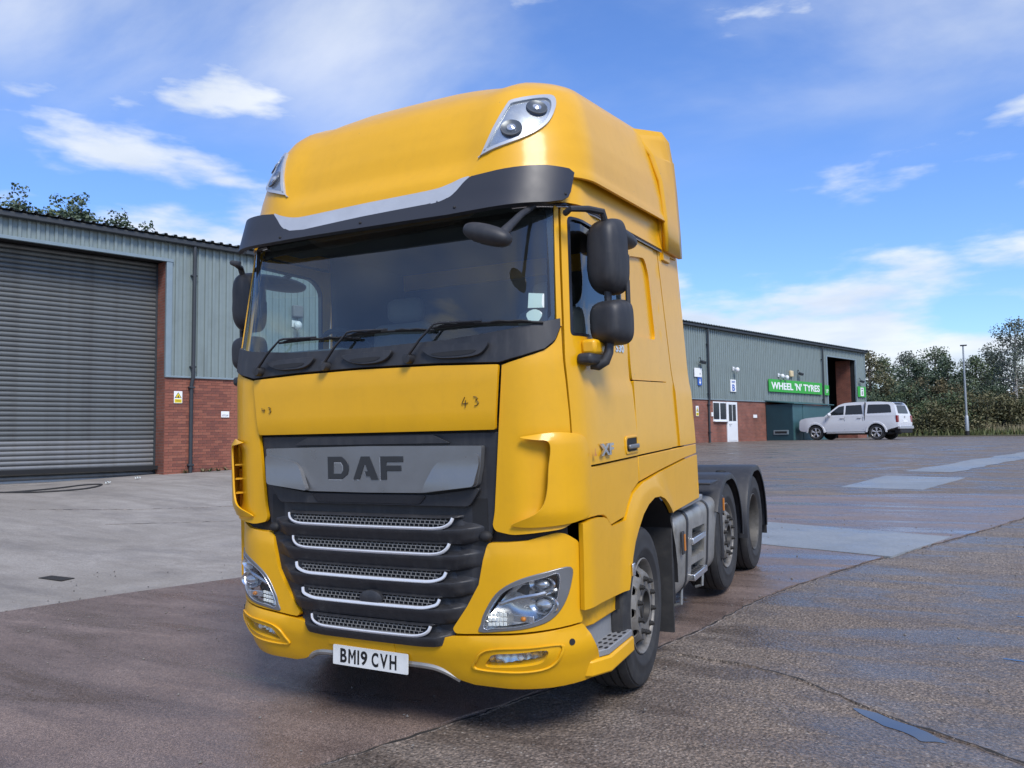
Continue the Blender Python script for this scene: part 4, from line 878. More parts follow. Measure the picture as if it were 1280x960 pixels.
def fenoff(s, z):
    y = s-1.3755+.49; d = math.hypot((y-1.52)/1.0, (z-.72)/1.0)
    return .012+.022*sstep(.64, .50, d)
pan('wheel_arch', 'yellow', sec_cab, fen, off=fenoff, thick=.03, step=.045, bevel=.006, both=True)
# inner black arch liner and mud flap
for g in (1, -1):
    cyl = [(1.53+.64*cos(a), .54+.645*sin(a)) for a in [radians(t) for t in range(-5, 186, 12)]]
    mb = MB(); mb.add([(g*x, y, z) for x in (1.215, .62) for y, z in cyl], [(i, i+1, len(cyl)+i+1, len(cyl)+i) for i in range(len(cyl)-1)]); mb.build('arch_liner', 'frame_dark', T)
    MB().box((g*.96, 2.06, .62), (.50, .02, .92), Matrix.Rotation(radians(-3), 3, 'X')).build('mud_flap', 'rubber', T, .004)
    MB().box((g*1.16, 2.075, 1.03), (.12, .06, .10)).build('flap_bracket', 'frame_dark', T, .01)
    MB().box((g*1.262, .915+.12, .80), (.012, .045, .075)).build('marker_lamp', 'chrome', T, .004)
    # step block under the door
    six = lambda k, z0, z1: ([(g*x, y, z) for z in (z0, z1) for x, y in ((1.00+k*.0, .40), (1.09+k, .46), (1.13+k, .58), (1.145+k, .97), (.95, .97), (.93, .45))], [(0, 1, 2, 3, 4, 5)[::-1], (6, 7, 8, 9, 10, 11)]+[(i, (i+1) % 6, (i+1) % 6+6, i+6) for i in range(6)])
    MB().add(*six(.045, .585, .72)).build('step_riser', 'yellow_worn', T, .008)
    MB().add(*six(.015, .40, .583)).build('riser_plate', 'step_grey', T, .004)
    so_ = [(1.06, .43), (1.19, .49), (1.250, .60), (1.255, .985), (1.0, .985), (1.0, .46)]
    stp = MB().prism(so_, lambda p, q, d: Vector((g*p, q, d)), .425, .462).build('cab_step', 'step_grey', T, .006)
    sl_ = [(1.06, .415), (1.20, .475), (1.264, .60), (1.264, .992), (1.0, .992), (.98, .45)]
    MB().prism(sl_, lambda p, q, d: Vector((g*p, q, d)), .335, .424).build('step_skirt', 'yellow', T, .012)
    hm = MB()
    for i in range(3):
        for j in range(5): hm.lathe([(.0, 0), (.013, 0)], lambda c, s, r, h: (g*(1.235-i*.032+c*r*.8), .60+j*.075+s*r*1.6, .4632), 10)
    tag(hm.build('tread_holes', 'frame_dark', stp), kind='stuff')
# ---- bumper corner modules with headlamp openings
hl_o = smooth_poly([(.691, .606), (.702, .655), (.722, .71), (.793, .813), (.903, .884), (1.045, .925), (1.186, .940), (1.186, .858), (1.142, .752), (1.068, .677), (.955, .640), (.82, .620)], 4)
hl_g = smooth_poly([(.722, .630), (.747, .711), (.824, .812), (.923, .867), (1.045, .898), (1.115, .908), (1.111, .817), (1.078, .738), (1.024, .689), (.915, .652), (.80, .638)], 4)
mod = rounded([(.742, 1.052), (.725, .984), (.695, .855), (.622, .735), (.530, .612), (.545, .588), (.60, .590), (.873, .614), (1.116, .636), (1.245, .648), (1.252, .884), (1.248, 1.060), (1.145, 1.128), (1.04, 1.106), (.971, 1.088), (.86, 1.078), (.755, 1.072)], [.01, 0, 0, 0, .02, .02, 0, 0, 0, .01, 0, .03, .05, 0, 0, 0, .02])
def modoff(s, z): return .004-.014*sstep(1.02, 1.05, z)*sstep(1.30, .7, s)
for g in (1, -1):
    gg = (lambda p: p) if g > 0 else neg
    slab('bumper_corner', 'yellow', T, surf(sec_low, modoff), gg(mod), [gg(shrink(hl_o, .985, .92, .77))], .04, .04, .006)
    H = empty('headlamp'); H.parent = T
    slab('bezel', 'grey_panel', H, surf(sec_low, .009), gg(hl_o), [gg(hl_g)], .035, .035, .004)
    slab('bezel_rim', 'chrome', H, surf(sec_low, .012), gg(shrink(hl_g, 1.025, .92, .77)), [gg(hl_g)], .035, .03, .002)
    def bowl(s, z, d, g=g):
        e = max(0, 1-math.hypot((abs(s)-.93)/.26, (z-.78)/.17)); p = SP(sec_low, s, z)+SN(sec_low, s, z)*(-.015+d); p.y += .10*min(1, e*2.2)**.7; return p
    slab('reflector', 'lamp_bowl', H, bowl, gg(shrink(hl_g, 1.02, .92, .77)), [], .03, .0)
    for (s, z, ax, az) in ((1.02, .858, .075, .042), (1.025, .752, .085, .052)):
        c = SP(sec_low, g*s, z)+Vector((0, .035, 0))
        pj = MB().lathe([(1, .0), (.96, -.012), (.8, -.004), (.45, .02), (.0, .026)], lambda ca, sa, r, h: c+Vector((ca*r*ax, h, sa*r*az)), 24).build('projector', 'chrome', H)
        MB().lathe([(.55, .0), (.5, -.014), (.28, -.024), (0, -.028)], lambda ca, sa, r, h: c+Vector((ca*r*ax, h, sa*r*az)), 18).build('lens', 'lamp_lens', H)
    MB().tube([SP(sec_low, g*s, z)+Vector((0, .018, 0)) for s, z in ((.80, .755), (.90, .79), (1.0, .805), (1.10, .825))], .011, 6).build('trim_blade', 'chrome', H)
    dt = [SP(sec_low, g*s, z)+Vector((0, .016, 0)) for s, z in ((.895, .825), (.96, .80), (.965, .86), (.93, .858))]
    MB().add(dt, [(0, 1, 2, 3)]).build('dark_trim', 'lamp_dark', H)
    led = MB()
    for i in range(5):
        for j in range(3): c = SP(sec_low, g*(.745+i*.022), .648+j*.024+i*.002)+Vector((0, .012, 0)); led.box(c, (.018, .008, .018))
    tag(led.build('running_light', 'led', H, .002), kind='stuff')
    c = SP(sec_low, g*.93, .685)+Vector((0, .012, 0)); MB().box(c, (.12, .006, .035)).build('side_reflector', 'chrome', H, .004); MB().sphere(c+Vector((0, -.006, 0)), (.016, .01, .013), 10, 6).build('bulb', 'amber', H)
    slab('cover_glass', 'lens_clear', H, surf(sec_low, .004), gg(hl_g), [], .05, 0)
# lower bumper with fog lamp recesses and plate notch
fogo = smooth_poly([(.640, .412), (.655, .46), (.70, .508), (.80, .533), (.95, .545), (1.12, .552), (1.118, .50), (1.07, .45), (1.0, .425), (.85, .412)], 4)
fogl = smooth_poly([(.717, .430), (.735, .470), (.775, .500), (.90, .515), (1.04, .526), (1.035, .488), (.99, .458), (.85, .438)], 4)
half_ = [(0.0, .445), (.20, .445), (.225, .405), (.367, .400), (.46, .376), (.534, .340), (.62, .322), (.823, .322), (1.029, .326), (1.20, .334), (1.345, .345), (1.345, .478), (1.29, .585), (1.250, .636), (1.116, .624), (.873, .601), (.60, .577), (.535, .572), (.448, .556), (.30, .532), (.189, .520), (0.0, .514)]
lowb = half_[1:]+[(-a, b) for a, b in half_[::-1][1:-1]]
lowb = lowb[:-1]+[lowb[-1]]
def lowoff(s, z): return .012*sstep(.60, .56, z)+.018*sstep(.44, .34, z)*sstep(.3, .6, s)
bump = slab('bumper', 'yellow', T, surf(sec_low, lowoff), rounded(lowb, .012, 3), [fogl, neg(fogl)], .04, .05, .008)
pan('bumper_flap', 'yellow', sec_low, rounded([(-.315, .452), (.155, .452), (.155, .513), (-.315, .517)], .008), off=.016, thick=.012, step=.04, bevel=.004, par=bump)
for g in (1, -1):
    gg = (lambda p: p) if g > 0 else neg
    F_ = empty('fog_lamp'); F_.parent = T
    rim = shrink(fogo, 1.0, .9, .48)
    slab('recess_rim', 'yellow', F_, surf(sec_low, lambda s, z: lowoff(s, z)+.010), gg(rim), [gg(shrink(fogo, .93, .9, .485))], .03, .014, .005)
    slab('reflector', 'lamp_bowl', F_, surf(sec_low, lambda s, z: -.028-.03*max(0, 1-((s-.89)/.15)**2-((z-.48)/.05)**2)+.004*sin(s*150)), gg(shrink(fogl, 1.02, .88, .48)), [], .008, 0)
    MB().sphere(SP(sec_low, g*.90, .482)+Vector((0, .022, 0)), (.018, .012, .016), 12, 8).build('bulb', 'led', F_)
    slab('cover_glass', 'lens_clear', F_, surf(sec_low, -.006), gg(fogl), [], .05, 0)
    c = SP(sec_low, g*1.174, .556); n = SN(sec_low, g*1.174, .556); a = n.cross(Vector((0, 0, 1))).normalized(); b_ = a.cross(n)
    MB().lathe([(0, .016), (.016, .016), (.017, .013), (.017, 0)], lambda ca, sa, r, h: c+a*ca*r+b_*sa*r+n*h, 18).build('parking_sensor', 'lamp_dark', bump)
# skid tube and plate
sk = smooth_poly([(-.50, .345), (-.46, .37), (-.38, .392), (-.25, .395), (0, .395), (.25, .392), (.38, .388), (.46, .365), (.53, .325)], 4, False)
MB().tube([SP(sec_low, s, z)+Vector((0, -.012, -.004)) for s, z in sk], .018, 8).build('skid_tube', 'alu_dirty', T)
MB().box((0, .55, .42), (1.5, .40, .10)).build('bumper_beam', 'frame_dark', T, .01)
PL = empty('number_plate'); PL.parent = T; PL.matrix_local = frame((-.018, .158, .394), (1, .002, -.010), (0, .05, 1))
plo = rounded([(-.26, -.0555), (.26, -.0555), (.26, .0555), (-.26, .0555)], .008)
MB().prism(plo, lambda p, q, d: Vector((p, q, d)), -.006, 0).build('plate', 'plate_white', PL, .001)
for txt, cx_, wd in (('B', -.203, .046), ('M', -.142, .052), ('1', -.098, .012), ('9', -.058, .046), ('C', .018, .046), ('V', .079, .052), ('H', .141, .046)):
    if txt == 'M':
        w_, h_, t_ = .052, .079, .0115; x0_ = cx_+.02-w_/2
        MB().prism([(0, 0), (0, h_), (t_, h_), (w_/2, h_*.52), (w_-t_, h_), (w_, h_), (w_, 0), (w_-t_, 0), (w_-t_, h_*.68), (w_/2, h_*.26), (t_, h_*.68), (t_, 0)][::-1], lambda p, q, d: Vector((x0_+p, q-h_/2, d)), .0002, .0014).build('character', 'ink', PL, sharp=10); continue
    text_obj('character', txt, .1, 'ink', PL, frame((cx_+.02, 0, .0008), (1, 0, 0), (0, 1, 0)), .0006, .0008 if txt == 'M' else .0028, (wd, .079))
for x in (): MB().lathe([(0, .002), (.005, .002), (.005, 0)], lambda c, s, r, h: (x+c*r, .0+s*r, h+.001), 10).build('screw', 'chrome', PL)
# ---- grille
GX = [(.50, .42), (.53, .50), (.585, .525), (.614, .536), (.739, .628), (.858, .702), (.985, .737), (1.06, .75), (1.132, .80), (1.237, .80), (1.655, .833)]
gpoly = [(.30, .536), (.448, .560), (.533, .604), (.628, .733), (.702, .855), (.735, .985), (.752, 1.06), (.776, 1.135), (.792, 1.237), (.829, 1.655)]
gl_ = gpoly+[(-a, b) for a, b in gpoly[::-1]]+[(-.19, .524), (0, .519), (.19, .524)]
gr_ = pan('grille_surround', 'black_plastic', sec_cab, gl_, off=-.022, thick=.02, step=.06)
for g in (1, -1):   # dark shut gap between corner panel and bumper module
    pan('shut_gap', 'black_plastic', sec_cab, [(.70, 1.05), (1.08, 1.05), (1.13, 1.17), (.78, 1.15)] if g > 0 else neg([(.70, 1.05), (1.08, 1.05), (1.13, 1.17), (.78, 1.15)]), off=-.075, thick=.02, step=.08, par=gr_)
    c = on(g*.735, 1.105, -.02); MB().sphere(c, (.04, .03, .03)).build('bump_stop', 'frame_dark', gr_)
YG = lambda x: .165+.03*x*x
CH = [(.569, 1.204, 1.142), (.543, 1.068, 1.004), (.518, .916, .858), (.473, .770, .715), (.411, .621, .560)]
LW = [.745, .715, .680, .625, .53]
for i, (X, zt, zc) in enumerate(CH):
    Wd = LW[i]; h = .098 if i < 4 else .05
    lv = empty('grille_louvre'); lv.parent = T
    prof = [(.012, .070), (-.018, .066), (-.030, .058), (-.012, .050), (.012, .046), (.012, .012), (-.034, .004), (-.052, -.001), (-.054, -.008), (-.042, -.030), (-.026, -.056), (-.014, -h+.016), (.010, -h+.010), (.022, -h)]
    prof = [p for p in prof]
    def lf(u, v, Wd=Wd, X=X, zc=zc, h=h, prof=prof):
        x = (-1+2*u)*Wd; n = len(prof)-1; k = min(n-1, int(v*n+1e-6)); t = v*n-k; dy = prof[k][0]+(prof[k+1][0]-prof[k][0])*t; dz = prof[k][1]+(prof[k+1][1]-prof[k][1])*t
        inn = sstep(X+.055, X-.01, abs(x)); out = sstep(Wd, X+.02, abs(x))
        dz2 = dz if dz > .0 else dz*(1-.25*(1-out))
        if dz > .02: dy = dy*inn+.034*(1-inn)
        else: dy = dy*out+.022*(1-out)
        return Vector((x, YG(x)+dy, zc+dz2+.045*(1-out)*0+.012*sstep(X-.1, Wd, abs(x))))
    MB().grid(lf, 72, len(prof)-1).build('louvre', 'black_plastic', lv, sharp=50)
    path = smooth_poly([(-X, zt), (-X+.012, zt-.026), (-X+.045, zc+.016), (-X+.10, zc+.006), (-X+.2, zc+.004), (0, zc+.003), (X-.2, zc+.004), (X-.10, zc+.006), (X-.045, zc+.016), (X-.012, zt-.026), (X, zt)], 4, False)
    MB().tube([(x, YG(x)-.052+.02*max(0, (z-zc)/.06), z) for x, z in path], [.0095]*len(path), 8, flat=(.8, 1)).build('chrome_strip', 'chrome_bright', lv)
    me_ = MB(); rows = 4; x0 = -X+.035; cw_ = .030
    for r in range(rows):
        z = zc+.012+r*.0165; y_ = -.042+.010*r; xa = X-.06+.012*r
        me_.box((0, YG(.3)+y_, z), (2*xa, .004, .0032))
        if r < rows-1:
            x = -xa+(cw_/2 if r % 2 else 0)
            while x < xa:
                if not (i == 3 and abs(x-.03) < .085): me_.box((x, YG(x)+y_+.004, z+.0082), (.0042, .004, .0165))
                x += cw_
    tag(me_.build('grille_mesh', 'mesh_grey', lv), kind='stuff')
    for s_ in (-X+.02, X-.02): pass
rad = MB().lathe([(0, -.052), (.060, -.051), (.074, -.044), (.078, .0)], lambda c, s, r, h: (.03+c*r*1.05, .165+h, .745+s*r*.62), 20).build('radar_cover', 'black_plastic', T)
# badge panel
bpan = pan('badge_panel', 'grey_panel', sec_cab, rounded([(-.751, 1.585), (-.742, 1.48), (-.717, 1.372), (-.40, 1.335), (0, 1.332), (.40, 1.335), (.717, 1.372), (.742, 1.48), (.751, 1.585), (0, 1.592)], [.012, 0, .02, .02, 0, .02, .02, 0, .012, 0]), off=.026, thick=.04, step=.04, bevel=.006)
for g in (1, -1):
    wing = [(.395, 1.340), (.425, 1.40), (.465, 1.475), (.50, 1.505), (.735, 1.548), (.742, 1.50), (.713, 1.375)]
    pan('badge_wing', 'grey_panel', sec_cab, rounded(wing if g > 0 else neg(wing), .02), off=lambda s, z: .046+.02*sstep(1.50, 1.36, z), thick=.03, step=.03, bevel=.008, par=bpan)
pan('badge_lip', 'black_plastic', sec_cab, rounded([(-.73, 1.365), (-.66, 1.262), (.66, 1.262), (.73, 1.365), (.44, 1.325), (-.44, 1.325)], .03), off=.012, thick=.03, step=.05, bevel=.012, par=bpan)
pan('badge_lip_inner', 'black_gloss', sec_cab, rounded([(-.40, 1.322), (-.36, 1.272), (.36, 1.272), (.40, 1.322)], .02), off=.018, thick=.008, step=.06, bevel=.004, par=bpan)
pan('badge_hood', 'black_plastic', sec_cab, rounded([(-.55, 1.600), (.55, 1.600), (.44, 1.648), (-.44, 1.648)], .02), off=-.004, thick=.018, step=.06, bevel=.006, par=bpan)
LT = {'D': ([(0, 0), (.11, 0), (.155, .03), (.165, .06), (.165, .08), (.155, .11), (.11, .14), (0, .14)], [(.045, .035), (.105, .035), (.12, .055), (.12, .085), (.105, .105), (.045, .105)]),
      'A': ([(0, 0), (.05, 0), (.085, .085), (.10, .085), (.115, .055), (.085, .055), (.10, .022), (.13, .022), (.14, 0), (.19, 0), (.125, .14), (.065, .14)], None),
      'F': ([(0, 0), (.045, 0), (.045, .052), (.15, .052), (.15, .085), (.045, .085), (.045, .105), (.165, .105), (.165, .14), (0, .14)], None)}
for ch, x0 in (('D', -.262), ('A', -.078), ('F', .112)):
    o_, h_ = LT[ch]; ff = lambda p, q, d, x0=x0: Vector((x0+p*.93, SP(sec_cab, x0+p, 1.45).y-.030-d, 1.405+q*.93))
    if ch == 'A': o_ = [(0, 0), (.048, 0), (.085, .088), (.097, .088), (.112, .05), (.088, .05), (.10, .020), (.126, .020), (.136, 0), (.188, 0), (.125, .14), (.062, .14)]
    slab('letter', 'badge_dark', bpan, ff, o_, [h_] if h_ else [], .03, .012, .002)
    slab('letter_backing', 'chrome', bpan, lambda p, q, d, ff=ff: ff(p-.006, q-.006, d-.004), o_, [h_] if h_ else [], .03, .006)
# ---- mirrors
def rbox(name, m, c, d, bev, par, rot=None, seg=4):
    o = MB().box(c, d, rot).build(name, m, par); b = o.modifiers.new('edge', 'BEVEL'); b.width = bev; b.segments = seg; b.limit_method = 'NONE'; return o
for g in (1, -1):
    mr = empty('side_mirror'); mr.parent = T; rz = Matrix.Rotation(radians(g*-14), 3, 'Z')
    # housings: rounded shells, glass faces rearward
    def housing(c, w, h, d, top, par):
        def fn(u, v):
            th = 2*pi*u; k = v
            n = 3.6; cx_ = math.copysign(abs(cos(th))**(2/n), cos(th)); cz_ = math.copysign(abs(sin(th))**(2/n), sin(th))
            sc_ = sin(min(1, k*1.02)*pi/2)**.38; y = -d*cos(k*pi/2)
            p = Vector((cx_*w/2*sc_*(1+.06*(cz_ < 0)*top), y, cz_*h/2*sc_)); return Vector(c)+rz @ p
        o = MB().grid(fn, 44, 12).build('housing', 'black_plastic', par, weld=True, sharp=60)
        MB().grid(lambda u, v: Vector(c)+rz @ Vector((math.copysign(abs(cos(2*pi*u))**.56, cos(2*pi*u))*w/2*v*.93, -.012, math.copysign(abs(sin(2*pi*u))**.56, sin(2*pi*u))*h/2*v*.93)), 36, 3).build('mirror_glass', 'mirror_glass', par)
        return o
    housing((g*1.337, .665, 2.588), .205, .42, .15, 1, mr)
    housing((g*1.345, .665, 2.225), .225, .25, .15, 0, mr)
    MB().tube([(g*1.175, .40, 2.805), (g*1.22, .37, 2.815), (g*1.28, .46, 2.825), (g*1.33, .55, 2.82), (g*1.335, .58, 2.76)], [.018, .017, .018, .02, .02], 8).build('upper_arm', 'black_plastic', mr)
    MB().tube([(g*1.325, .60, 2.45), (g*1.325, .60, 2.30)], .022, 8).build('link_tube', 'black_plastic', mr); MB().tube([(g*1.425, .64, 2.45), (g*1.425, .64, 2.30)], .014, 8).build('link_tube', 'black_plastic', mr)
    MB().tube([(g*1.325, .60, 2.13), (g*1.322, .585, 2.06), (g*1.305, .57, 2.012), (g*1.27, .555, 1.992), (g*1.235, .55, 2.0)], [.024, .026, .028, .03, .03], 10).build('lower_arm', 'black_plastic', mr)
    rbox('foot_cover', 'black_plastic', (g*1.245, .52, 2.025), (.09, .22, .06), .022, mr)
    km = MB().grid(lambda u, v: Vector((g*1.29, .86, 2.745))+Vector((.09*cos(2*pi*u)*sin(pi*v)**.7, .28*cos(pi*v), .055*sin(2*pi*u)*sin(pi*v)**.7)), 18, 14).build('kerb_mirror', 'black_plastic', mr, weld=True)
    MB().tube([(g*1.19, .92, 2.83), (g*1.30, .92, 2.77)], .022, 8).build('kerb_arm', 'black_plastic', mr)
# front mirror hung from the visor at the passenger corner
fm_ = empty('front_mirror'); fm_.parent = T
MB().tube([(1.01, .36, 2.86), (1.01, .20, 2.78), (1.005, .08, 2.70), (.99, .0, 2.635)], [.016, .018, .022, .03], 10).build('arm', 'black_plastic', fm_)
MB().grid(lambda u, v: Vector((.925, -.02, 2.645))+Matrix.Rotation(radians(20), 3, 'Y') @ Vector((-.135*cos(pi*v), .065*cos(2*pi*u)*sin(pi*v)**.6, .052*sin(2*pi*u)*sin(pi*v)**.6)), 20, 16).build('housing', 'black_plastic', fm_, weld=True)
# ---- interior
inn = empty('cab_interior'); inn.parent = T
def ib(name, m, c, d, bev=.03, rot=None): return MB().box(c, d, rot).build(name, m, inn, bev)
ib('floor', 'interior', (0, 1.3, 1.35), (2.2, 2.0, .06)); ib('rear_wall', 'interior', (0, 2.26, 2.2), (2.30, .06, 1.9)); ib('bunk', 'interior_grey', (0, 1.95, 1.95), (2.2, .5, .16)); ib('ceiling', 'interior', (0, 1.32, 2.985), (2.2, 1.75, .06)); ib('header_shelf', 'interior', (0, .56, 2.91), (1.9, .36, .10))
for g in (1, -1): ib('side_lining', 'interior', (g*1.13, 1.75, 2.2), (.05, .95, 1.6)); ib('door_lining', 'interior', (g*1.14, .89, 1.78), (.05, .80, .66))
ib('dashboard', 'interior', (0, .52, 1.98), (2.15, .50, .30), .08); ib('dash_hood', 'interior', (-.62, .50, 2.14), (.62, .3, .10), .05); ib('centre_stack', 'interior', (-.05, .72, 1.8), (.5, .4, .5), .06)
for x in (-.60, .62):
    ib('seat', 'interior_grey', (x, 1.12, 1.78), (.52, .52, .18), .06); ib('backrest', 'interior_grey', (x, 1.42, 2.14), (.50, .16, .62), .06, Matrix.Rotation(radians(-8), 3, 'X')); ib('headrest', 'interior_grey', (x, 1.48, 2.55), (.30, .12, .18), .05)
swr = Matrix.Rotation(radians(-52), 3, 'X'); swc = Vector((-.60, .80, 2.16))
MB().tube([swc+swr @ Vector((.225*cos(t), .225*sin(t), 0)) for t in [2*pi*k/32 for k in range(33)]], .017, 8, cap=False).build('steering_wheel', 'frame_dark', inn)
MB().tube([swc, swc+swr @ Vector((0, 0, -.3))], .03, 8).build('steering_column', 'frame_dark', inn)
for t in (.1, 2.9, 4.7): MB().tube([swc, swc+swr @ Vector((.22*cos(t), .22*sin(t), 0))], .014, 6).build('spoke', 'frame_dark', inn)
MB().tube([(-.98, .36, 2.86), (-.985, .35, 2.6), (-.975, .35, 2.42), (-.955, .35, 2.42), (-.96, .35, 2.7), (-.97, .36, 2.86)], .006, 6).build('hanging_cable', 'frame_dark', inn)
# cab rear skin and underside
MB().box((0, 2.33, 2.25), (2.28, .06, 2.0)).build('cab_back', 'yellow', T, .03); MB().box((0, 1.25, 1.18), (1.5, 2.1, .25)).build('cab_floor', 'frame_dark', T)
# ---- chassis
for g in (1, -1):
    MB().box((g*.40, 3.6, .80), (.09, 5.6, .27)).build('frame_rail', 'frame_dark', T, .01)
for y in (2.6, 3.5, 4.6, 5.9, 6.35): MB().box((0, y, .80), (.78, .12, .20)).build('cross_member', 'frame_dark', T, .01)
MB().box((0, 1.38, .50), (2.0, .12, .12)).build('front_axle', 'frame_dark', T, .02); MB().tube([(-1.0, 5.19, .5), (-.3, 5.19, .5), (0, 5.19, .5), (.3, 5.19, .5), (1.0, 5.19, .5)], [.07, .09, .2, .09, .07], 12).build('drive_axle', 'frame_dark', T); MB().box((0, 3.96, .56), (2.0, .12, .12)).build('lift_axle', 'frame_dark', T, .02)
fw = MB().prism(smooth_poly([(-.48, 4.7), (-.48, 5.3), (-.40, 5.6), (-.16, 5.62), (-.10, 5.25), (.10, 5.25), (.16, 5.62), (.40, 5.6), (.48, 5.3), (.48, 4.7), (.2, 4.55), (-.2, 4.55)], 3), lambda p, q, d: Vector((p, q, d)), 1.02, 1.07).build('fifth_wheel', 'frame_dark', T, .008)
MB().box((0, .95, .72), (.85, .8, .75)).build('engine_block', 'frame_dark', T, .05)
# ---- wheels
def wheel(x, y, z, g, deep, w=.31, turn=0):
    Wh = empty('wheel'); Wh.parent = T; Wh.location = (g*x, y, z); Wh.rotation_euler = (0, 0, radians(turn) if g > 0 else radians(180+turn))
    R_ = .50; hw = w/2
    L = lambda c, s, r, h: (h, c*r, s*r)
    tp = [(.285, -hw+.03), (.30, -hw+.012), (.36, -hw-.004), (.42, -hw-.004), (.465, -hw+.004), (.488, -hw+.022), (.499, -hw+.05)]
    for gx_ in (-.085, -.03, .03, .085): tp += [(.5, gx_-.007), (.487, gx_-.005), (.487, gx_+.005), (.5, gx_+.007)]
    tp += [(.499, hw-.05), (.488, hw-.022), (.484, hw-.016), (.478, hw-.016), (.474, hw-.006), (.455, hw+.002), (.42, hw+.006), (.375, hw+.005), (.368, hw+.009), (.35, hw+.009), (.343, hw+.004), (.31, hw-.006), (.296, hw-.014), (.285, hw-.03)]
    MB().lathe(tp, L, 72).build('tyre', 'rubber', Wh, sharp=45)
    d0 = -.075 if deep else .0
    rimp = [(.292, hw-.020), (.296, hw-.008), (.290, hw-.003), (.284, hw-.008), (.276, hw-.03), (.268, hw-.05 if not deep else hw-.10), (.262, hw-.075 if not deep else hw-.16)]
    if not deep:
        rm = MB().lathe(rimp+[(.262, -hw+.02), (.29, -hw+.005)], L, 64).build('rim', 'wheel_steel', Wh)
        circ = lambda cx, cz, r, n, e=1: [(cx+r*cos(2*pi*k/n), cz+r*e*sin(2*pi*k/n)) for k in range(n)]
        hs = []
        for k in range(10):
            a = 2*pi*k/10; ca, sa = cos(a), sin(a)
            hs.append([(ca*(.222+.021*cos(t))-sa*.030*sin(t), sa*(.222+.021*cos(t))+ca*.030*sin(t)) for t in [2*pi*j/10 for j in range(10)]])
        def disc(p, q, d):
            r = math.hypot(p, q); h = interp([(.10, hw-.01), (.115, hw+.004), (.195, hw+.006), (.205, hw+.002), (.235, hw-.035), (.262, hw-.072)], r); return Vector((h+d, p, q))
        slab('disc', 'wheel_steel', Wh, disc, circ(0, 0, .264, 48), [circ(0, 0, .112, 28)]+hs, .022, .012)
        MB().lathe([(.114, hw-.06), (.112, hw+.0), (.104, hw+.012), (.09, hw+.012), (.084, hw-.02), (.06, hw-.03), (0, hw-.028)], L, 32).build('hub', 'nut', Wh)
        nr_ = .167; nz = hw+.006
    else:
        rm = MB().lathe(rimp+[(.258, hw-.19), (.235, hw-.20), (.21, hw-.21), (.14, hw-.215)], L, 64).build('rim', 'rim_dark', Wh)
        MB().lathe([(.15, hw-.216), (.13, hw-.17), (.115, hw-.11), (.10, hw-.10), (.05, hw-.095), (0, hw-.095)], L, 32).build('hub', 'nut', Wh)
        nr_ = .167; nz = hw-.214
        MB().lathe([(a, b-w-.03) for a, b in tp], L, 48).build('inner_tyre', 'rubber', Wh, sharp=45)
    for k in range(10):
        a = 2*pi*(k+.5)/10; c = (nr_*cos(a), nr_*sin(a))
        nm = MB().lathe([(.019, 0), (.019, .006), (.0155, .008), (.0155, .022), (.010, .024), (.010, .032), (0, .033)], lambda ca, sa, r, h: (nz+h, c[0]+ca*r, c[1]+sa*r), 8)
        nm.build('wheel_nut', 'nut', Wh, sharp=25)
    return Wh
for g in (1, -1):
    wheel(1.045, 1.39, .5, g, False, turn=3); wheel(1.045, 3.96, .545, g, False); wheel(1.075, 5.19, .5, g, True)
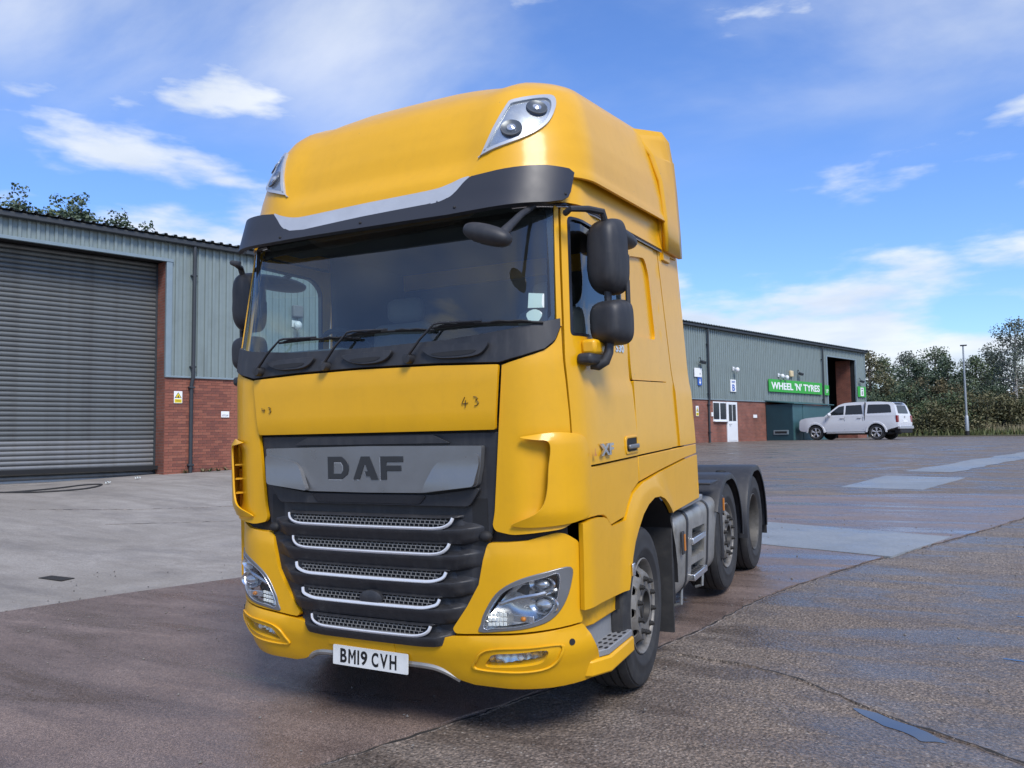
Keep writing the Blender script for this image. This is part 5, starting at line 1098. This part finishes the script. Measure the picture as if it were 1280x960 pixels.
# ---- fuel tanks and mudguards
def cut(o, boxes):
    for c, d in boxes:
        k = MB().box(c, d).build('cutter', None); m_ = o.modifiers.new('cut', 'BOOLEAN'); m_.object = k; m_.solver = 'EXACT'; bpy.context.view_layer.update()
        me = bpy.data.meshes.new_from_object(o.evaluated_get(bpy.context.evaluated_depsgraph_get())); o.modifiers.clear(); o.data = me; bpy.data.objects.remove(k)
    for p in o.data.polygons: p.use_smooth = True
    o.data.set_sharp_from_angle(angle=radians(35))
def tank(g):
    tk = empty('fuel_tank'); tk.parent = T
    sec = rounded([(.62, .31), (1.17, .31), (1.21, .95), (.62, .97)], [.12, .16, .10, .12], 6); n = len(sec)
    st_ = [(2.20, .90), (2.215, .965), (2.25, .995), (2.30, 1.0), (3.50, 1.0), (3.55, .995), (3.585, .965), (3.60, .90)]
    mb = MB(); vs = []
    for y, k in st_: vs += [(g*(.91+(x-.91)*k), y, .64+(z-.64)*k) for x, z in sec]
    mb.add(vs, [(r*n+i, r*n+(i+1) % n, (r+1)*n+(i+1) % n, (r+1)*n+i) for r in range(len(st_)-1) for i in range(n)]+[tuple(range(n)), tuple(range((len(st_)-1)*n, len(st_)*n))])
    tb_ = mb.build('tank_body', 'alu_dirty', tk, sharp=50)
    cut(tb_, [((g*1.2, 2.86, .79), (.30, .42, .22)), ((g*1.2, 2.86, .51), (.30, .42, .22))])
    for y in (2.52, 3.20):
        ring = [(g*(.91+(x-.91)*1.02), y, .64+(z-.64)*1.02) for x, z in sec]
        b = MB(); b.add([(p[0], p[1]+d, p[2]) for d in (-.024, .024) for p in ring], [(i, (i+1) % n, n+(i+1) % n, n+i) for i in range(n)]); o = b.build('strap', 'black_plastic', tk); so2 = o.modifiers.new('thick', 'SOLIDIFY'); so2.thickness = .007
        MB().tube([(g*1.14, y, .36), (g*1.13, y+.01, .24), (g*1.07, y+.02, .22)], .012, 6).build('strap_hook', 'galv', tk)
    for z0 in (.70, .42):
        tr = MB().box((g*1.150, 2.86, z0-.004), (.13, .415, .05)).build('tread', 'chrome', tk, .006)
        h2 = MB()
        for i in range(2):
            for j in range(6): h2.box((g*(1.125+.05*i), 2.70+j*.062, z0+.0215), (.032, .03, .002))
        tag(h2.build('tread_holes', 'frame_dark', tk), kind='stuff')
    cw = MB().box((g*1.08, 2.66, 1.005), (.28, .66, .05)).build('catwalk', 'step_grey', tk, .012)
    h2 = MB()
    for i in range(3):
        for j in range(8): h2.lathe([(0, 0), (.014, 0)], lambda c, s, r, h: (g*(1.17-i*.065)+c*r, 2.43+j*.066+s*r, 1.0312), 8)
    tag(h2.build('catwalk_holes', 'frame_dark', tk), kind='stuff')
    MB().lathe([(.0, .07), (.07, .07), (.075, .05), (.075, 0)], lambda c, s, r, h: (g*1.06+c*r, 3.34+s*r, .93+h), 16).build('filler_cap', 'frame_dark', tk)
    MB().box((g*1.215, 2.34, .74), (.014, .06, .17)).build('marker_lamp', 'black_plastic', tk, .005); MB().box((g*1.224, 2.36, .74), (.008, .028, .12)).build('reflector', 'amber', tk)
    MB().box((g*1.10, 2.165, .66), (.18, .03, .66)).build('end_guard', 'black_plastic', tk, .01)
def mudguard(g, yc, zc, R1, a0, a1, x0, x1, nm='mudguard', lipw=.03):
    mg = MB(); k = 26; vs = []
    sec = [(x0, R1), (x1-.03, R1), (x1-.006, R1-.008), (x1, R1-.03), (x1, R1-.055), (x1-.008, R1-.055), (x1-.012, R1-.03), (x1-.03, R1-.012), (x0, R1-.012)]
    for i in range(k+1):
        a = radians(a0+(a1-a0)*i/k)
        for x, r in sec:
            fl = 1.0; yy = yc+r*cos(a); zz = zc+r*sin(a)*.99; vs.append((g*x, yy, min(zz, zc+R1*.97-(R1-r))))
    m_ = len(sec); mg.add(vs, [(i*m_+j, (i+1)*m_+j, (i+1)*m_+(j+1) % m_, i*m_+(j+1) % m_) for i in range(k) for j in range(m_)]+[tuple(range(m_)), tuple(range(k*m_, (k+1)*m_))])
    o = mg.build(nm, 'black_plastic', T, sharp=35)
    return o
for g in (1, -1):
    tank(g)
    m1 = mudguard(g, 3.96, .53, .60, 150, -6, .62, 1.24); MB().box((g*.93, 3.38, 1.085), (.60, .30, .02)).build('guard_shelf', 'black_plastic', m1, .006)
    MB().box((g*1.08, 3.64, .66), (.30, .05, .56)).build('guard_skirt', 'black_plastic', m1, .015); MB().box((g*1.19, 3.68, .86), (.08, .10, .16)).build('marker_box', 'black_plastic', m1, .01); MB().box((g*1.234, 3.70, .86), (.010, .03, .11)).build('reflector', 'amber', m1)
    m2 = mudguard(g, 5.19, .50, .61, 188, -12, .60, 1.27)
    MB().box((g*.94, 5.82, .50), (.62, .014, .44)).build('rear_flap', 'rubber', m2, .003)
    MB().sphere((g*1.10, 4.25, 1.105), (.05, .06, .02), 10, 6).build('guard_fixing', 'frame_dark', m1)
# ------------------------------------------------------------------ pickup
mat('car_white', (.62, .63, .65), .3, coat=.5, var=.03)
mat('car_glass', (.012, .015, .018), .08, spec=.6)
mat('alloy', (.50, .50, .51), .35, metal=.6, var=.15, vscale=20)
def place(u, r): 
    b = -.4675+math.atan((u-640)/983.8); x = CAMP.x+r*sin(b); y = CAMP.y+r*cos(b); return x, y
px_, py_ = place(1066, 44.5)
K = empty('pickup', (px_, py_, gz(px_, py_)), radians(160))
tag(K, 'white double-cab pickup with matching canopy parked beside the doorway', 'pickup')
arc = lambda cx, r, a0, a1, n=9: [(cx+r*cos(radians(a0+(a1-a0)*i/n)), .38+r*sin(radians(a0+(a1-a0)*i/n))) for i in range(n+1)]
bodyp = [(-2.50, .62), (-2.52, .66), (-2.54, .80), (-2.50, 1.20), (-1.0, 1.22), (1.08, 1.22), (1.50, 1.21), (2.18, 1.15), (2.46, 1.08), (2.54, .98), (2.56, .60), (2.50, .48), (2.25, .44)]+arc(1.62, .46, 8, 172)+[(1.08, .42), (-.98, .42)]+arc(-1.50, .46, 8, 172)+[(-2.1, .52)]
def kf(p, q, d):  # body side extruded across; d<0 goes to the other side; slight tumblehome and nose taper
    hw = .945-.03*sstep(.9, 1.12, q)-.02*sstep(.6, .42, q)-.10*sstep(2.0, 2.62, p)-.03*sstep(-2.2, -2.62, p); return Vector((p, -hw if d >= 0 else hw, q))
slab('body', 'car_white', K, kf, bodyp, (), .16, .5, .03)
def kg(p, q, d):
    hw = .905-.19*sstep(1.18, 1.95, q); return Vector((p, -hw-d if d > -.3 else hw, q))
ghp = rounded([(-2.48, 1.20), (-2.36, 1.66), (-2.24, 1.84), (-1.6, 1.90), (-.55, 1.92), (.10, 1.89), (.42, 1.80), (1.14, 1.22)], [0, .06, .1, .1, .1, .1, .1, 0])
slab('roof_and_canopy', 'car_white', K, lambda p, q, d: kg(p, q, 0 if d >= 0 else -1), ghp, (), .16, .5, .03)
for sgn in (1, -1):
    def kw(p, q, d, sgn=sgn): v = kg(p, q, .006+d); return Vector((v.x, v.y*sgn, v.z))
    for poly in ([(.12, 1.29), (.96, 1.27), (.42, 1.70), (.14, 1.75)], [(-.84, 1.30), (.04, 1.29), (.05, 1.755), (-.74, 1.77)], [(-2.24, 1.34), (-1.06, 1.32), (-1.06, 1.77), (-2.06, 1.75), (-2.16, 1.67)]):
        P_ = rounded(poly, .04); slab('side_window', 'car_glass', K, kw, P_ if sgn > 0 else P_[::-1], (), .2, .004)
    for cx in (1.62, -1.50):
        o_ = arc(cx, .53, 0, 180, 12)+arc(cx, .44, 180, 0, 12); 
        slab('arch_trim', 'car_white', K, lambda p, q, d, sgn=sgn: Vector((p, sgn*-(.965-.07*sstep(1.7, 2.3, p)+d), q)), o_ if sgn > 0 else o_[::-1], (), .1, .05, .012)
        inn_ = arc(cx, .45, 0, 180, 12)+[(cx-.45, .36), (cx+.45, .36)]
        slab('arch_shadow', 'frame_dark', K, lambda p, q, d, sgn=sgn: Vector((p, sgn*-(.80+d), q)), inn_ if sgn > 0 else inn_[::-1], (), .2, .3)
    MB().box((-.945, -sgn*.905, 1.02), (.022, .06, .80)).build('bed_gap', 'frame_dark', K); MB().box((-.945, -sgn*.80, 1.62), (.022, .18, .52), Matrix.Rotation(radians(sgn*-14), 3, 'X')).build('canopy_gap', 'frame_dark', K)
    for x0 in (-.80, .08): MB().box((x0+.13, -sgn*.94, 1.10), (.2, .03, .035)).build('door_handle', 'alloy', K, .01)
    for x in (1.05, .08, -.86): MB().box((x, -sgn*.937, .84), (.012, .006, .66)).build('door_seam', 'frame_dark', K)
    MB().tube([(1.0, -sgn*.98, .36), (-.95, -sgn*.98, .36)], .035, 8).build('side_step', 'alloy', K)
    m_ = MB().sphere((.82, -sgn*1.04, 1.30), (.09, .13, .10), 12, 8).build('door_mirror', 'car_white', K)
    MB().box((-2.49, -sgn*.84, 1.02), (.10, .18, .34)).build('tail_lamp', 'red_lamp', K, .02)
    MB().box((2.47, -sgn*.62, .96), (.16, .40, .17)).build('headlamp', 'lamp_bowl', K, .02)
    for cx in (1.62, -1.50):
        kwh = empty('wheel'); kwh.parent = K; kwh.location = (cx, -sgn*.80, .38); kwh.rotation_euler = (0, 0, 0 if sgn > 0 else pi)
        Ly = lambda c, s, r, h: (c*r, -h, s*r)
        MB().lathe([(.26, -.12), (.36, -.125), (.38, -.08), (.38, .08), (.36, .125), (.30, .13), (.265, .11)], Ly, 32).build('tyre', 'rubber', kwh)
        MB().lathe([(.27, .11), (.262, .118), (.25, .10), (.245, .03), (0, .03)], Ly, 32).build('rim', 'nut', kwh)
        for k in range(5):
            a = 2*pi*k/5+.3
            for da in (-.14, .14): MB().tube([Vector((.05*cos(a), -.09, .05*sin(a))), Vector((.245*cos(a+da), -.108, .245*sin(a+da)))], [.03, .024], 6).build('spoke', 'alloy', kwh)
        MB().lathe([(.258, .116), (.25, .122), (.242, .112)], Ly, 32).build('rim_lip', 'alloy', kwh); MB().sphere((0, -.09, 0), (.055, .03, .055), 10, 6).build('centre_cap', 'alloy', kwh)
rwf = rounded([(-.62, 1.20), (.62, 1.20), (.55, 1.60), (-.55, 1.60)], .05)
slab('rear_window', 'car_glass', K, lambda p, q, d: Vector((-2.48+(q-1.20)*.26-.014-d, -p, q+.0)), [(a, b+.09) for a, b in rwf], (), .3, .004)
wsf = rounded([(-.74, 1.17), (.74, 1.17), (.62, 1.64), (-.62, 1.64)], .05)
slab('windscreen', 'car_glass', K, lambda p, q, d: Vector((1.14-(q-1.22)*1.24+.012+d, p, q)), [(a, b+.09) for a, b in wsf], (), .3, .004)
MB().box((-2.56, 0, .60), (.14, 1.75, .16)).build('rear_bumper', 'alloy', K, .03); MB().box((-2.45, 0, .42), (.3, 1.5, .2)).build('rear_valance', 'frame_dark', K, .03)
MB().box((-2.545, 0, .90), (.02, .52, .11)).build('number_plate', 'sign_white', K); MB().box((-2.34, 0, 1.86), (.22, 1.2, .03)).build('spoiler', 'frame_dark', K, .01)
MB().lathe([(0, .01), (.05, .01), (.05, 0)], lambda c, s, r, h: (-2.53-h, c*r, 1.12+s*r), 14).build('badge', 'alloy', K); MB().box((2.555, 0, .90), (.06, 1.0, .22)).build('grille', 'frame_dark', K, .02); MB().box((0, 0, .34), (4.2, 1.3, .16)).build('underbody', 'frame_dark', K, .03)

# ------------------------------------------------------------------ lamp post
lx, ly = place(1207, 63.)
LP = empty('lamp_post', (lx, ly, gz(lx, ly))); tag(LP, 'tall slim galvanised lamp post on the verge in front of the trees', 'lamp post')
MB().tube([(0, 0, -.3), (0, 0, .35)], .13, 10).build('base', 'frame_dark', LP); MB().tube([(0, 0, .35), (0, 0, 1.35), (0, 0, 1.42)], [.125, .12, .08], 12).build('lower_column', 'galv', LP)
MB().tube([(0, 0, 1.40), (0, 0, 6.25)], [.075, .05], 12).build('column', 'galv', LP)
MB().box((.03, 0, 6.30), (.42, .2, .09)).build('lamp_head', 'gutter', LP, .03)

# ------------------------------------------------------------------ vegetation
def leaf_mat(name, c1, c2):
    m = bpy.data.materials.new(name); m.use_nodes = True; t = m.node_tree; b = t.nodes['Principled BSDF']; b.inputs['Roughness'].default_value = .65
    g = N(t, 'ShaderNodeNewGeometry'); mx_ = N(t, 'ShaderNodeMix', data_type='RGBA'); t.links.new(g.outputs['Random Per Island'], mx_.inputs[0]); mx_.inputs[6].default_value = (*c1, 1); mx_.inputs[7].default_value = (*c2, 1); t.links.new(mx_.outputs[2], b.inputs['Base Color'])
    b.inputs['Subsurface Weight'].default_value = 0; MATS[name] = m
leaf_mat('leaf_green', (.055, .085, .040), (.115, .15, .062)); leaf_mat('leaf_dark', (.042, .068, .042), (.082, .115, .060)); leaf_mat('leaf_olive', (.085, .088, .040), (.15, .135, .06)); leaf_mat('leaf_rust', (.10, .085, .04), (.15, .12, .055)); leaf_mat('leaf_grey', (.075, .095, .070), (.14, .16, .115))
leaf_mat('straw', (.22, .185, .10), (.36, .31, .19)); leaf_mat('grass', (.07, .095, .03), (.14, .15, .055))
mat('bark', (.085, .070, .055), .9, var=.3, vscale=6); mat('bark_pale', (.34, .33, .31), .8, var=.3, vscale=5)
def leaves(mb, c, r, n, size, rg):
    for _ in range(n):
        d = Vector((rg.gauss(0, 1), rg.gauss(0, 1), rg.gauss(0, 1))).normalized()*r*(rg.random()**.45)
        p = c+Vector((d.x, d.y, d.z*.8)); a = Vector((rg.gauss(0, 1), rg.gauss(0, 1), rg.gauss(0, .7))).normalized(); b = a.cross(Vector((rg.gauss(0, 1), rg.gauss(0, 1), rg.gauss(0, 1)))).normalized(); s = size*rg.uniform(.6, 1.3)
        k = len(mb.v); mb.v += [p-a*s*.5, p+b*s*.28, p+a*s*.5, p-b*s*.28]; mb.f.append((k, k+1, k+2, k+3))
def tree(x, y, h, cw, lf, label, group, bark='bark', trunk=.3, seed=1, nl=26, leaf=.3, per=110, conical=False, zb=None):
    rg = random.Random(seed); z0 = gz(x, y) if zb is None else zb
    o = empty('tree', (x, y, z0)); tag(o, label, 'tree', group)
    tb = MB(); lean = Vector((rg.uniform(-.05, .05), rg.uniform(-.05, .05), 0)); n = 7; rt = h*.016+.05
    sp = [Vector((0, 0, 0))+lean*h*(i/n)**1.5+Vector((0, 0, h*.9*i/n-.15)) for i in range(n+1)]
    tb.tube(sp, [rt*(1.2-1.1*i/n)+.015 for i in range(n+1)], 7)
    cl = MB()
    for i in range(nl):
        t = trunk+(1-trunk)*((i+rg.random())/nl)**(.5 if conical else 1); a = i*2.4+rg.uniform(-.6, .6); bz = h*.9*min(1, t); base = lean*h*t**1.5+Vector((0, 0, bz*.93))
        prof = ((1-t)/(1-trunk))**.7+.10 if conical else sin(pi*min(1, max(.0, (t-trunk)/(1-trunk))*.86+.14))**.7
        R_ = cw*prof*rg.uniform(.55, 1.1); tip = base+Vector((cos(a)*R_, sin(a)*R_, h*(.10 if not conical else .05)*rg.uniform(.2, 1.2)))
        mid_ = base.lerp(tip, .5)+Vector((0, 0, .06*R_)); tb.tube([base, mid_, tip], [rt*.35*(1.1-t)+.02, rt*.2*(1.1-t)+.012, .008], 5)
        for q, f in ((.45, .55), (.8, .85), (1.05, 1.0)):
            c = base.lerp(tip, q)+Vector((rg.uniform(-.2, .2), rg.uniform(-.2, .2), rg.uniform(-.1, .3)))*cw*.3
            leaves(cl, c, (.22*cw+.25)*rg.uniform(.6, 1.15), int(per*f*rg.uniform(.5, 1.2)/1.6), leaf, rg)
    leaves(cl, sp[-1]+Vector((0, 0, h*.04)), .12*cw+.25, per//2, leaf, rg)
    tb.build('trunk', bark, o); cl.build('crown', lf, o, sharp=1)
    return o
GT = 'trees behind the verge'
TR = [(1088, 74, 9.2, 2.6, 'leaf_olive', 'loose olive green tree rising beside the end of the building'), (1108, 80, 9.0, 2.6, 'leaf_green', 'green tree behind the end of the building, second along the tree line'),
      (1136, 82, 9.8, 2.4, 'leaf_grey', 'thin grey green tree with airy top in the middle of the tree line'), (1150, 76, 8.2, 2.6, 'leaf_dark', 'dark dense tree in the middle of the tree line'), (1172, 82, 10.2, 2.8, 'leaf_green', 'airy green tree left of the lamp post'),
      (1188, 76, 8.0, 2.5, 'leaf_dark', 'dark bushy tree just left of the lamp post'), (1218, 80, 8.6, 2.5, 'leaf_green', 'green tree right of the lamp post'), (1238, 84, 9.4, 2.3, 'leaf_grey', 'thin grey green tree between lamp post and birch'),
      (1302, 78, 9.6, 2.8, 'leaf_green', 'green tree beyond the birch'), (1330, 80, 9.0, 2.8, 'leaf_dark', 'dark tree past the birch at the far end'), (1060, 84, 9.2, 2.6, 'leaf_dark', 'dark tree hidden mostly behind the end of the building')]
for i, (u, r, h, cw, lf, lb) in enumerate(TR):
    x, y = place(u, r); tree(x, y, h*.83, cw*.95, lf, lb, GT, seed=40+i, trunk=.15, nl=26, per=150, leaf=.20)
x, y = place(1268, 70); tree(x, y, 8.9, 2.3, 'leaf_grey', 'tall birch with slim pale trunk and drooping airy crown', GT, 'bark_pale', .46, 77, 34, .18, 120)
GL = 'trees behind the shutter unit'
for i, (u, r, top, cw, lb) in enumerate(((12, 52, 246, 1.6, 'small treetop above the roof at the shutter end'), (33, 50, 232, 2.0, 'tallest pointed treetop above the shutter roof'), (56, 51, 238, 2.0, 'pointed treetop beside the tallest above the shutter'), (74, 50, 236, 1.9, 'pointed treetop in the middle of the clump over the shutter'), (92, 52, 243, 1.9, 'treetop right of the middle clump over the shutter'), (124, 52, 258, 2.4, 'broad treetop over the shutter head'), (160, 53, 276, 2.0, 'low treetop above the roof near the downpipe'), (188, 52, 278, 1.8, 'low treetop above the roof over the downpipe'))):
    x, y = place(u, r); dpt = r*cos(math.atan((u-640)/983.8)); ztop = CAMP.z+((545.3-.01396*(u-640))-top)/983.8*dpt; zb = .6
    tree(x, y, (ztop-zb)*1.055, cw*1.2, 'leaf_dark' if i % 2 else 'leaf_green', lb, GL, seed=140+i, trunk=.45, nl=52, per=95, leaf=.24, conical=True, zb=zb)
def shrub(u, r, h, w, lf, label, seed):
    rg = random.Random(seed); x, y = place(u, r); o = empty('shrub', (x, y, gz(x, y))); tag(o, label, 'shrub', 'shrubs along the verge'); cl = MB(); tb = MB()
    for i in range(int(16*w/2.2)):
        c = Vector((rg.uniform(-w, w), rg.uniform(-1, 1), 0)); hh = h*rg.uniform(.45, 1)*(1-.35*(c.x/w)**2); tb.tube([(c.x*.6, c.y*.6, -.1), (c.x, c.y, hh*.8)], [.05, .015], 5)
        for q in (.25, .55, .85): leaves(cl, Vector((c.x+rg.uniform(-.3, .3), c.y, hh*q)), .62*rg.uniform(.7, 1.2), 130, .18, rg)
    tb.build('stems', 'bark', o); cl.build('foliage', lf, o, sharp=1)
SH = [(1092, 66, 3.6, 2.4, 'leaf_dark', 'dark shrub against the end of the building behind the pickup'), (1116, 69, 4.6, 2.6, 'leaf_green', 'green shrub behind the back of the pickup'), (1140, 70, 4.8, 2.8, 'leaf_dark', 'dark green shrub right of the pickup'), (1150, 65, 2.6, 2.4, 'leaf_olive', 'low olive shrub right of the pickup'), (1164, 70, 5.2, 2.6, 'leaf_rust', 'rust tinted shrub left of the lamp post'), (1182, 66, 3.4, 2.5, 'leaf_green', 'green shrub left of the lamp post'), (1204, 70, 4.4, 2.4, 'leaf_rust', 'rust brown shrub behind the lamp post'), (1222, 66, 3.6, 2.6, 'leaf_olive', 'olive shrub right of the lamp post'), (1246, 69, 4.0, 2.6, 'leaf_dark', 'dark shrub between lamp post and birch'), (1268, 66, 3.2, 2.5, 'leaf_olive', 'olive shrub below the birch'), (1292, 69, 4.0, 2.8, 'leaf_rust', 'rust shrub beyond the birch'), (1320, 67, 3.4, 2.8, 'leaf_green', 'green shrub past the rust shrub'), (1130, 74, 5.4, 3.0, 'leaf_dark', 'tall dark shrub filling the tree line behind the pickup'), (1210, 75, 5.0, 3.2, 'leaf_dark', 'tall dark shrub filling the tree line behind the lamp post'), (1262, 76, 5.0, 3.2, 'leaf_dark', 'tall dark shrub filling the tree line behind the birch')]
for i, a in enumerate(SH): shrub(*a, 300+i)
# distant dark wood closing the view behind the tree line
rg = random.Random(9)
for u in range(1040, 1400, 40):
    x, y = place(u, 98); wd = MB(); o = empty('tree', (x, y, gz(x, y))); tag(o, 'dim distant tree closing the view behind the tree line', 'tree', 'distant trees behind the tree line')
    for k in range(26): leaves(wd, Vector((rg.uniform(-3.2, 3.2), rg.uniform(-1.5, 1.5), rg.uniform(.6, 4.6+rg.random()*1.5))), 1.2, 90, .34, rg)
    wd.build('crown', 'leaf_dark', o, sharp=1); MB().tube([(0, 0, -.2), (.1, 0, 4.5)], [.2, .08], 6).build('trunk', 'bark', o)
# rough grass on the verge
vp = [place(1000, 64), place(1500, 57), place(1500, 120), place(1000, 120)]
tag(slab('verge', 'verge_soil', None, lambda x, y, f: Vector((x, y, gz(x, y)+.05+f)), vp, (), 6, .1), kind='structure')
for nm, lf, cnt, hh, rr, lb in (('dry_grass', 'straw', 9000, .75, (64.5, 68), 'pale dry grass along the front of the verge'), ('grass', 'grass', 7000, .5, (63.5, 69), 'green rough grass on the verge')):
    gm = MB(); rg = random.Random(len(nm))
    for _ in range(cnt):
        u = rg.uniform(1085, 1400); r = rg.uniform(*rr); x, y = place(u, r); h = hh*rg.uniform(.35, 1.25); a = rg.uniform(0, pi); w = .05; lx_, ly_ = rg.uniform(-.25, .25), rg.uniform(-.25, .25); z = gz(x, y)+.03
        k = len(gm.v); gm.v += [Vector((x-cos(a)*w, y-sin(a)*w, z)), Vector((x+cos(a)*w, y+sin(a)*w, z)), Vector((x+lx_*h, y+ly_*h, z+h))]; gm.f.append((k, k+1, k+2))
    tag(gm.build(nm, lf, sharp=1), lb, 'grass', kind='stuff')
# ------------------------------------------------------------------ small things on the ground
def gpt(a, d, h=.0): v = bw(a, d, 0); v.z = gz(v.x, v.y)+h; return v
hp = smooth_poly([tuple(gpt(a, d, .02)) for a, d in ((-5.2, 1.1), (-4.2, 1.5), (-3.5, 2.3), (-2.6, 2.35), (-2.05, 1.7), (-2.35, 1.45), (-3.0, 1.75), (-3.6, 1.85), (-4.0, 1.75))], 5, False)
tag(MB().tube(hp, .018, 7).build('hose', 'rubber'), 'thin black hose lying looped on the apron by the roller shutter', 'hose')
rg = random.Random(21)
for i, (a, d) in enumerate(((.95, .12), (1.15, .1), (1.35, .14), (1.6, .12), (1.85, .15), (2.1, .12), (.5, .1))):
    p = gpt(a, d); o = empty('weed', p); tag(o, 'small weed growing at the foot of the brick wall', 'weed', 'weeds along the foot of the brick wall'); wm = MB()
    for k in range(16):
        an = rg.uniform(0, 2*pi); L_ = rg.uniform(.06, .17); b_ = Vector((cos(an), sin(an), 0)); s_ = Vector((-sin(an), cos(an), 0))*.014; t_ = b_*L_+Vector((0, 0, rg.uniform(.02, .13)))
        kk = len(wm.v); wm.v += [-s_, s_, t_*.6+s_*1.2, t_, t_*.6-s_*1.2]; wm.f.append((kk, kk+1, kk+2, kk+3, kk+4))
    wm.build('leaf_tuft', 'leaf_green' if i % 3 else 'leaf_rust', o, sharp=1)
for i, (u, v, lb) in enumerate(((95, 606, 'crumpled pale litter scrap on the apron beside the hose'), (154, 600, 'small white litter scrap on the apron in front of the shutter'))):
    a = (-1.9, -1.0)[i]; p = gpt(a, (1.6, .9)[i], .03); mb = MB()
    mb.grid(lambda s, t: p+Vector(((s-.5)*.12, (t-.5)*.09, .03*sin(9*s+i)*cos(7*t)+.02)), 6, 5); tag(mb.build('litter_scrap', 'white_card', sharp=10), lb, 'litter')
x, y = -6.1, 2.3
dc = tag(MB().box((x, y, gz(x, y)+.008), (.42, .16, .016)).build('drain_cover', 'groove', None, .003), 'small slotted drain cover set in the grey apron', 'drain')
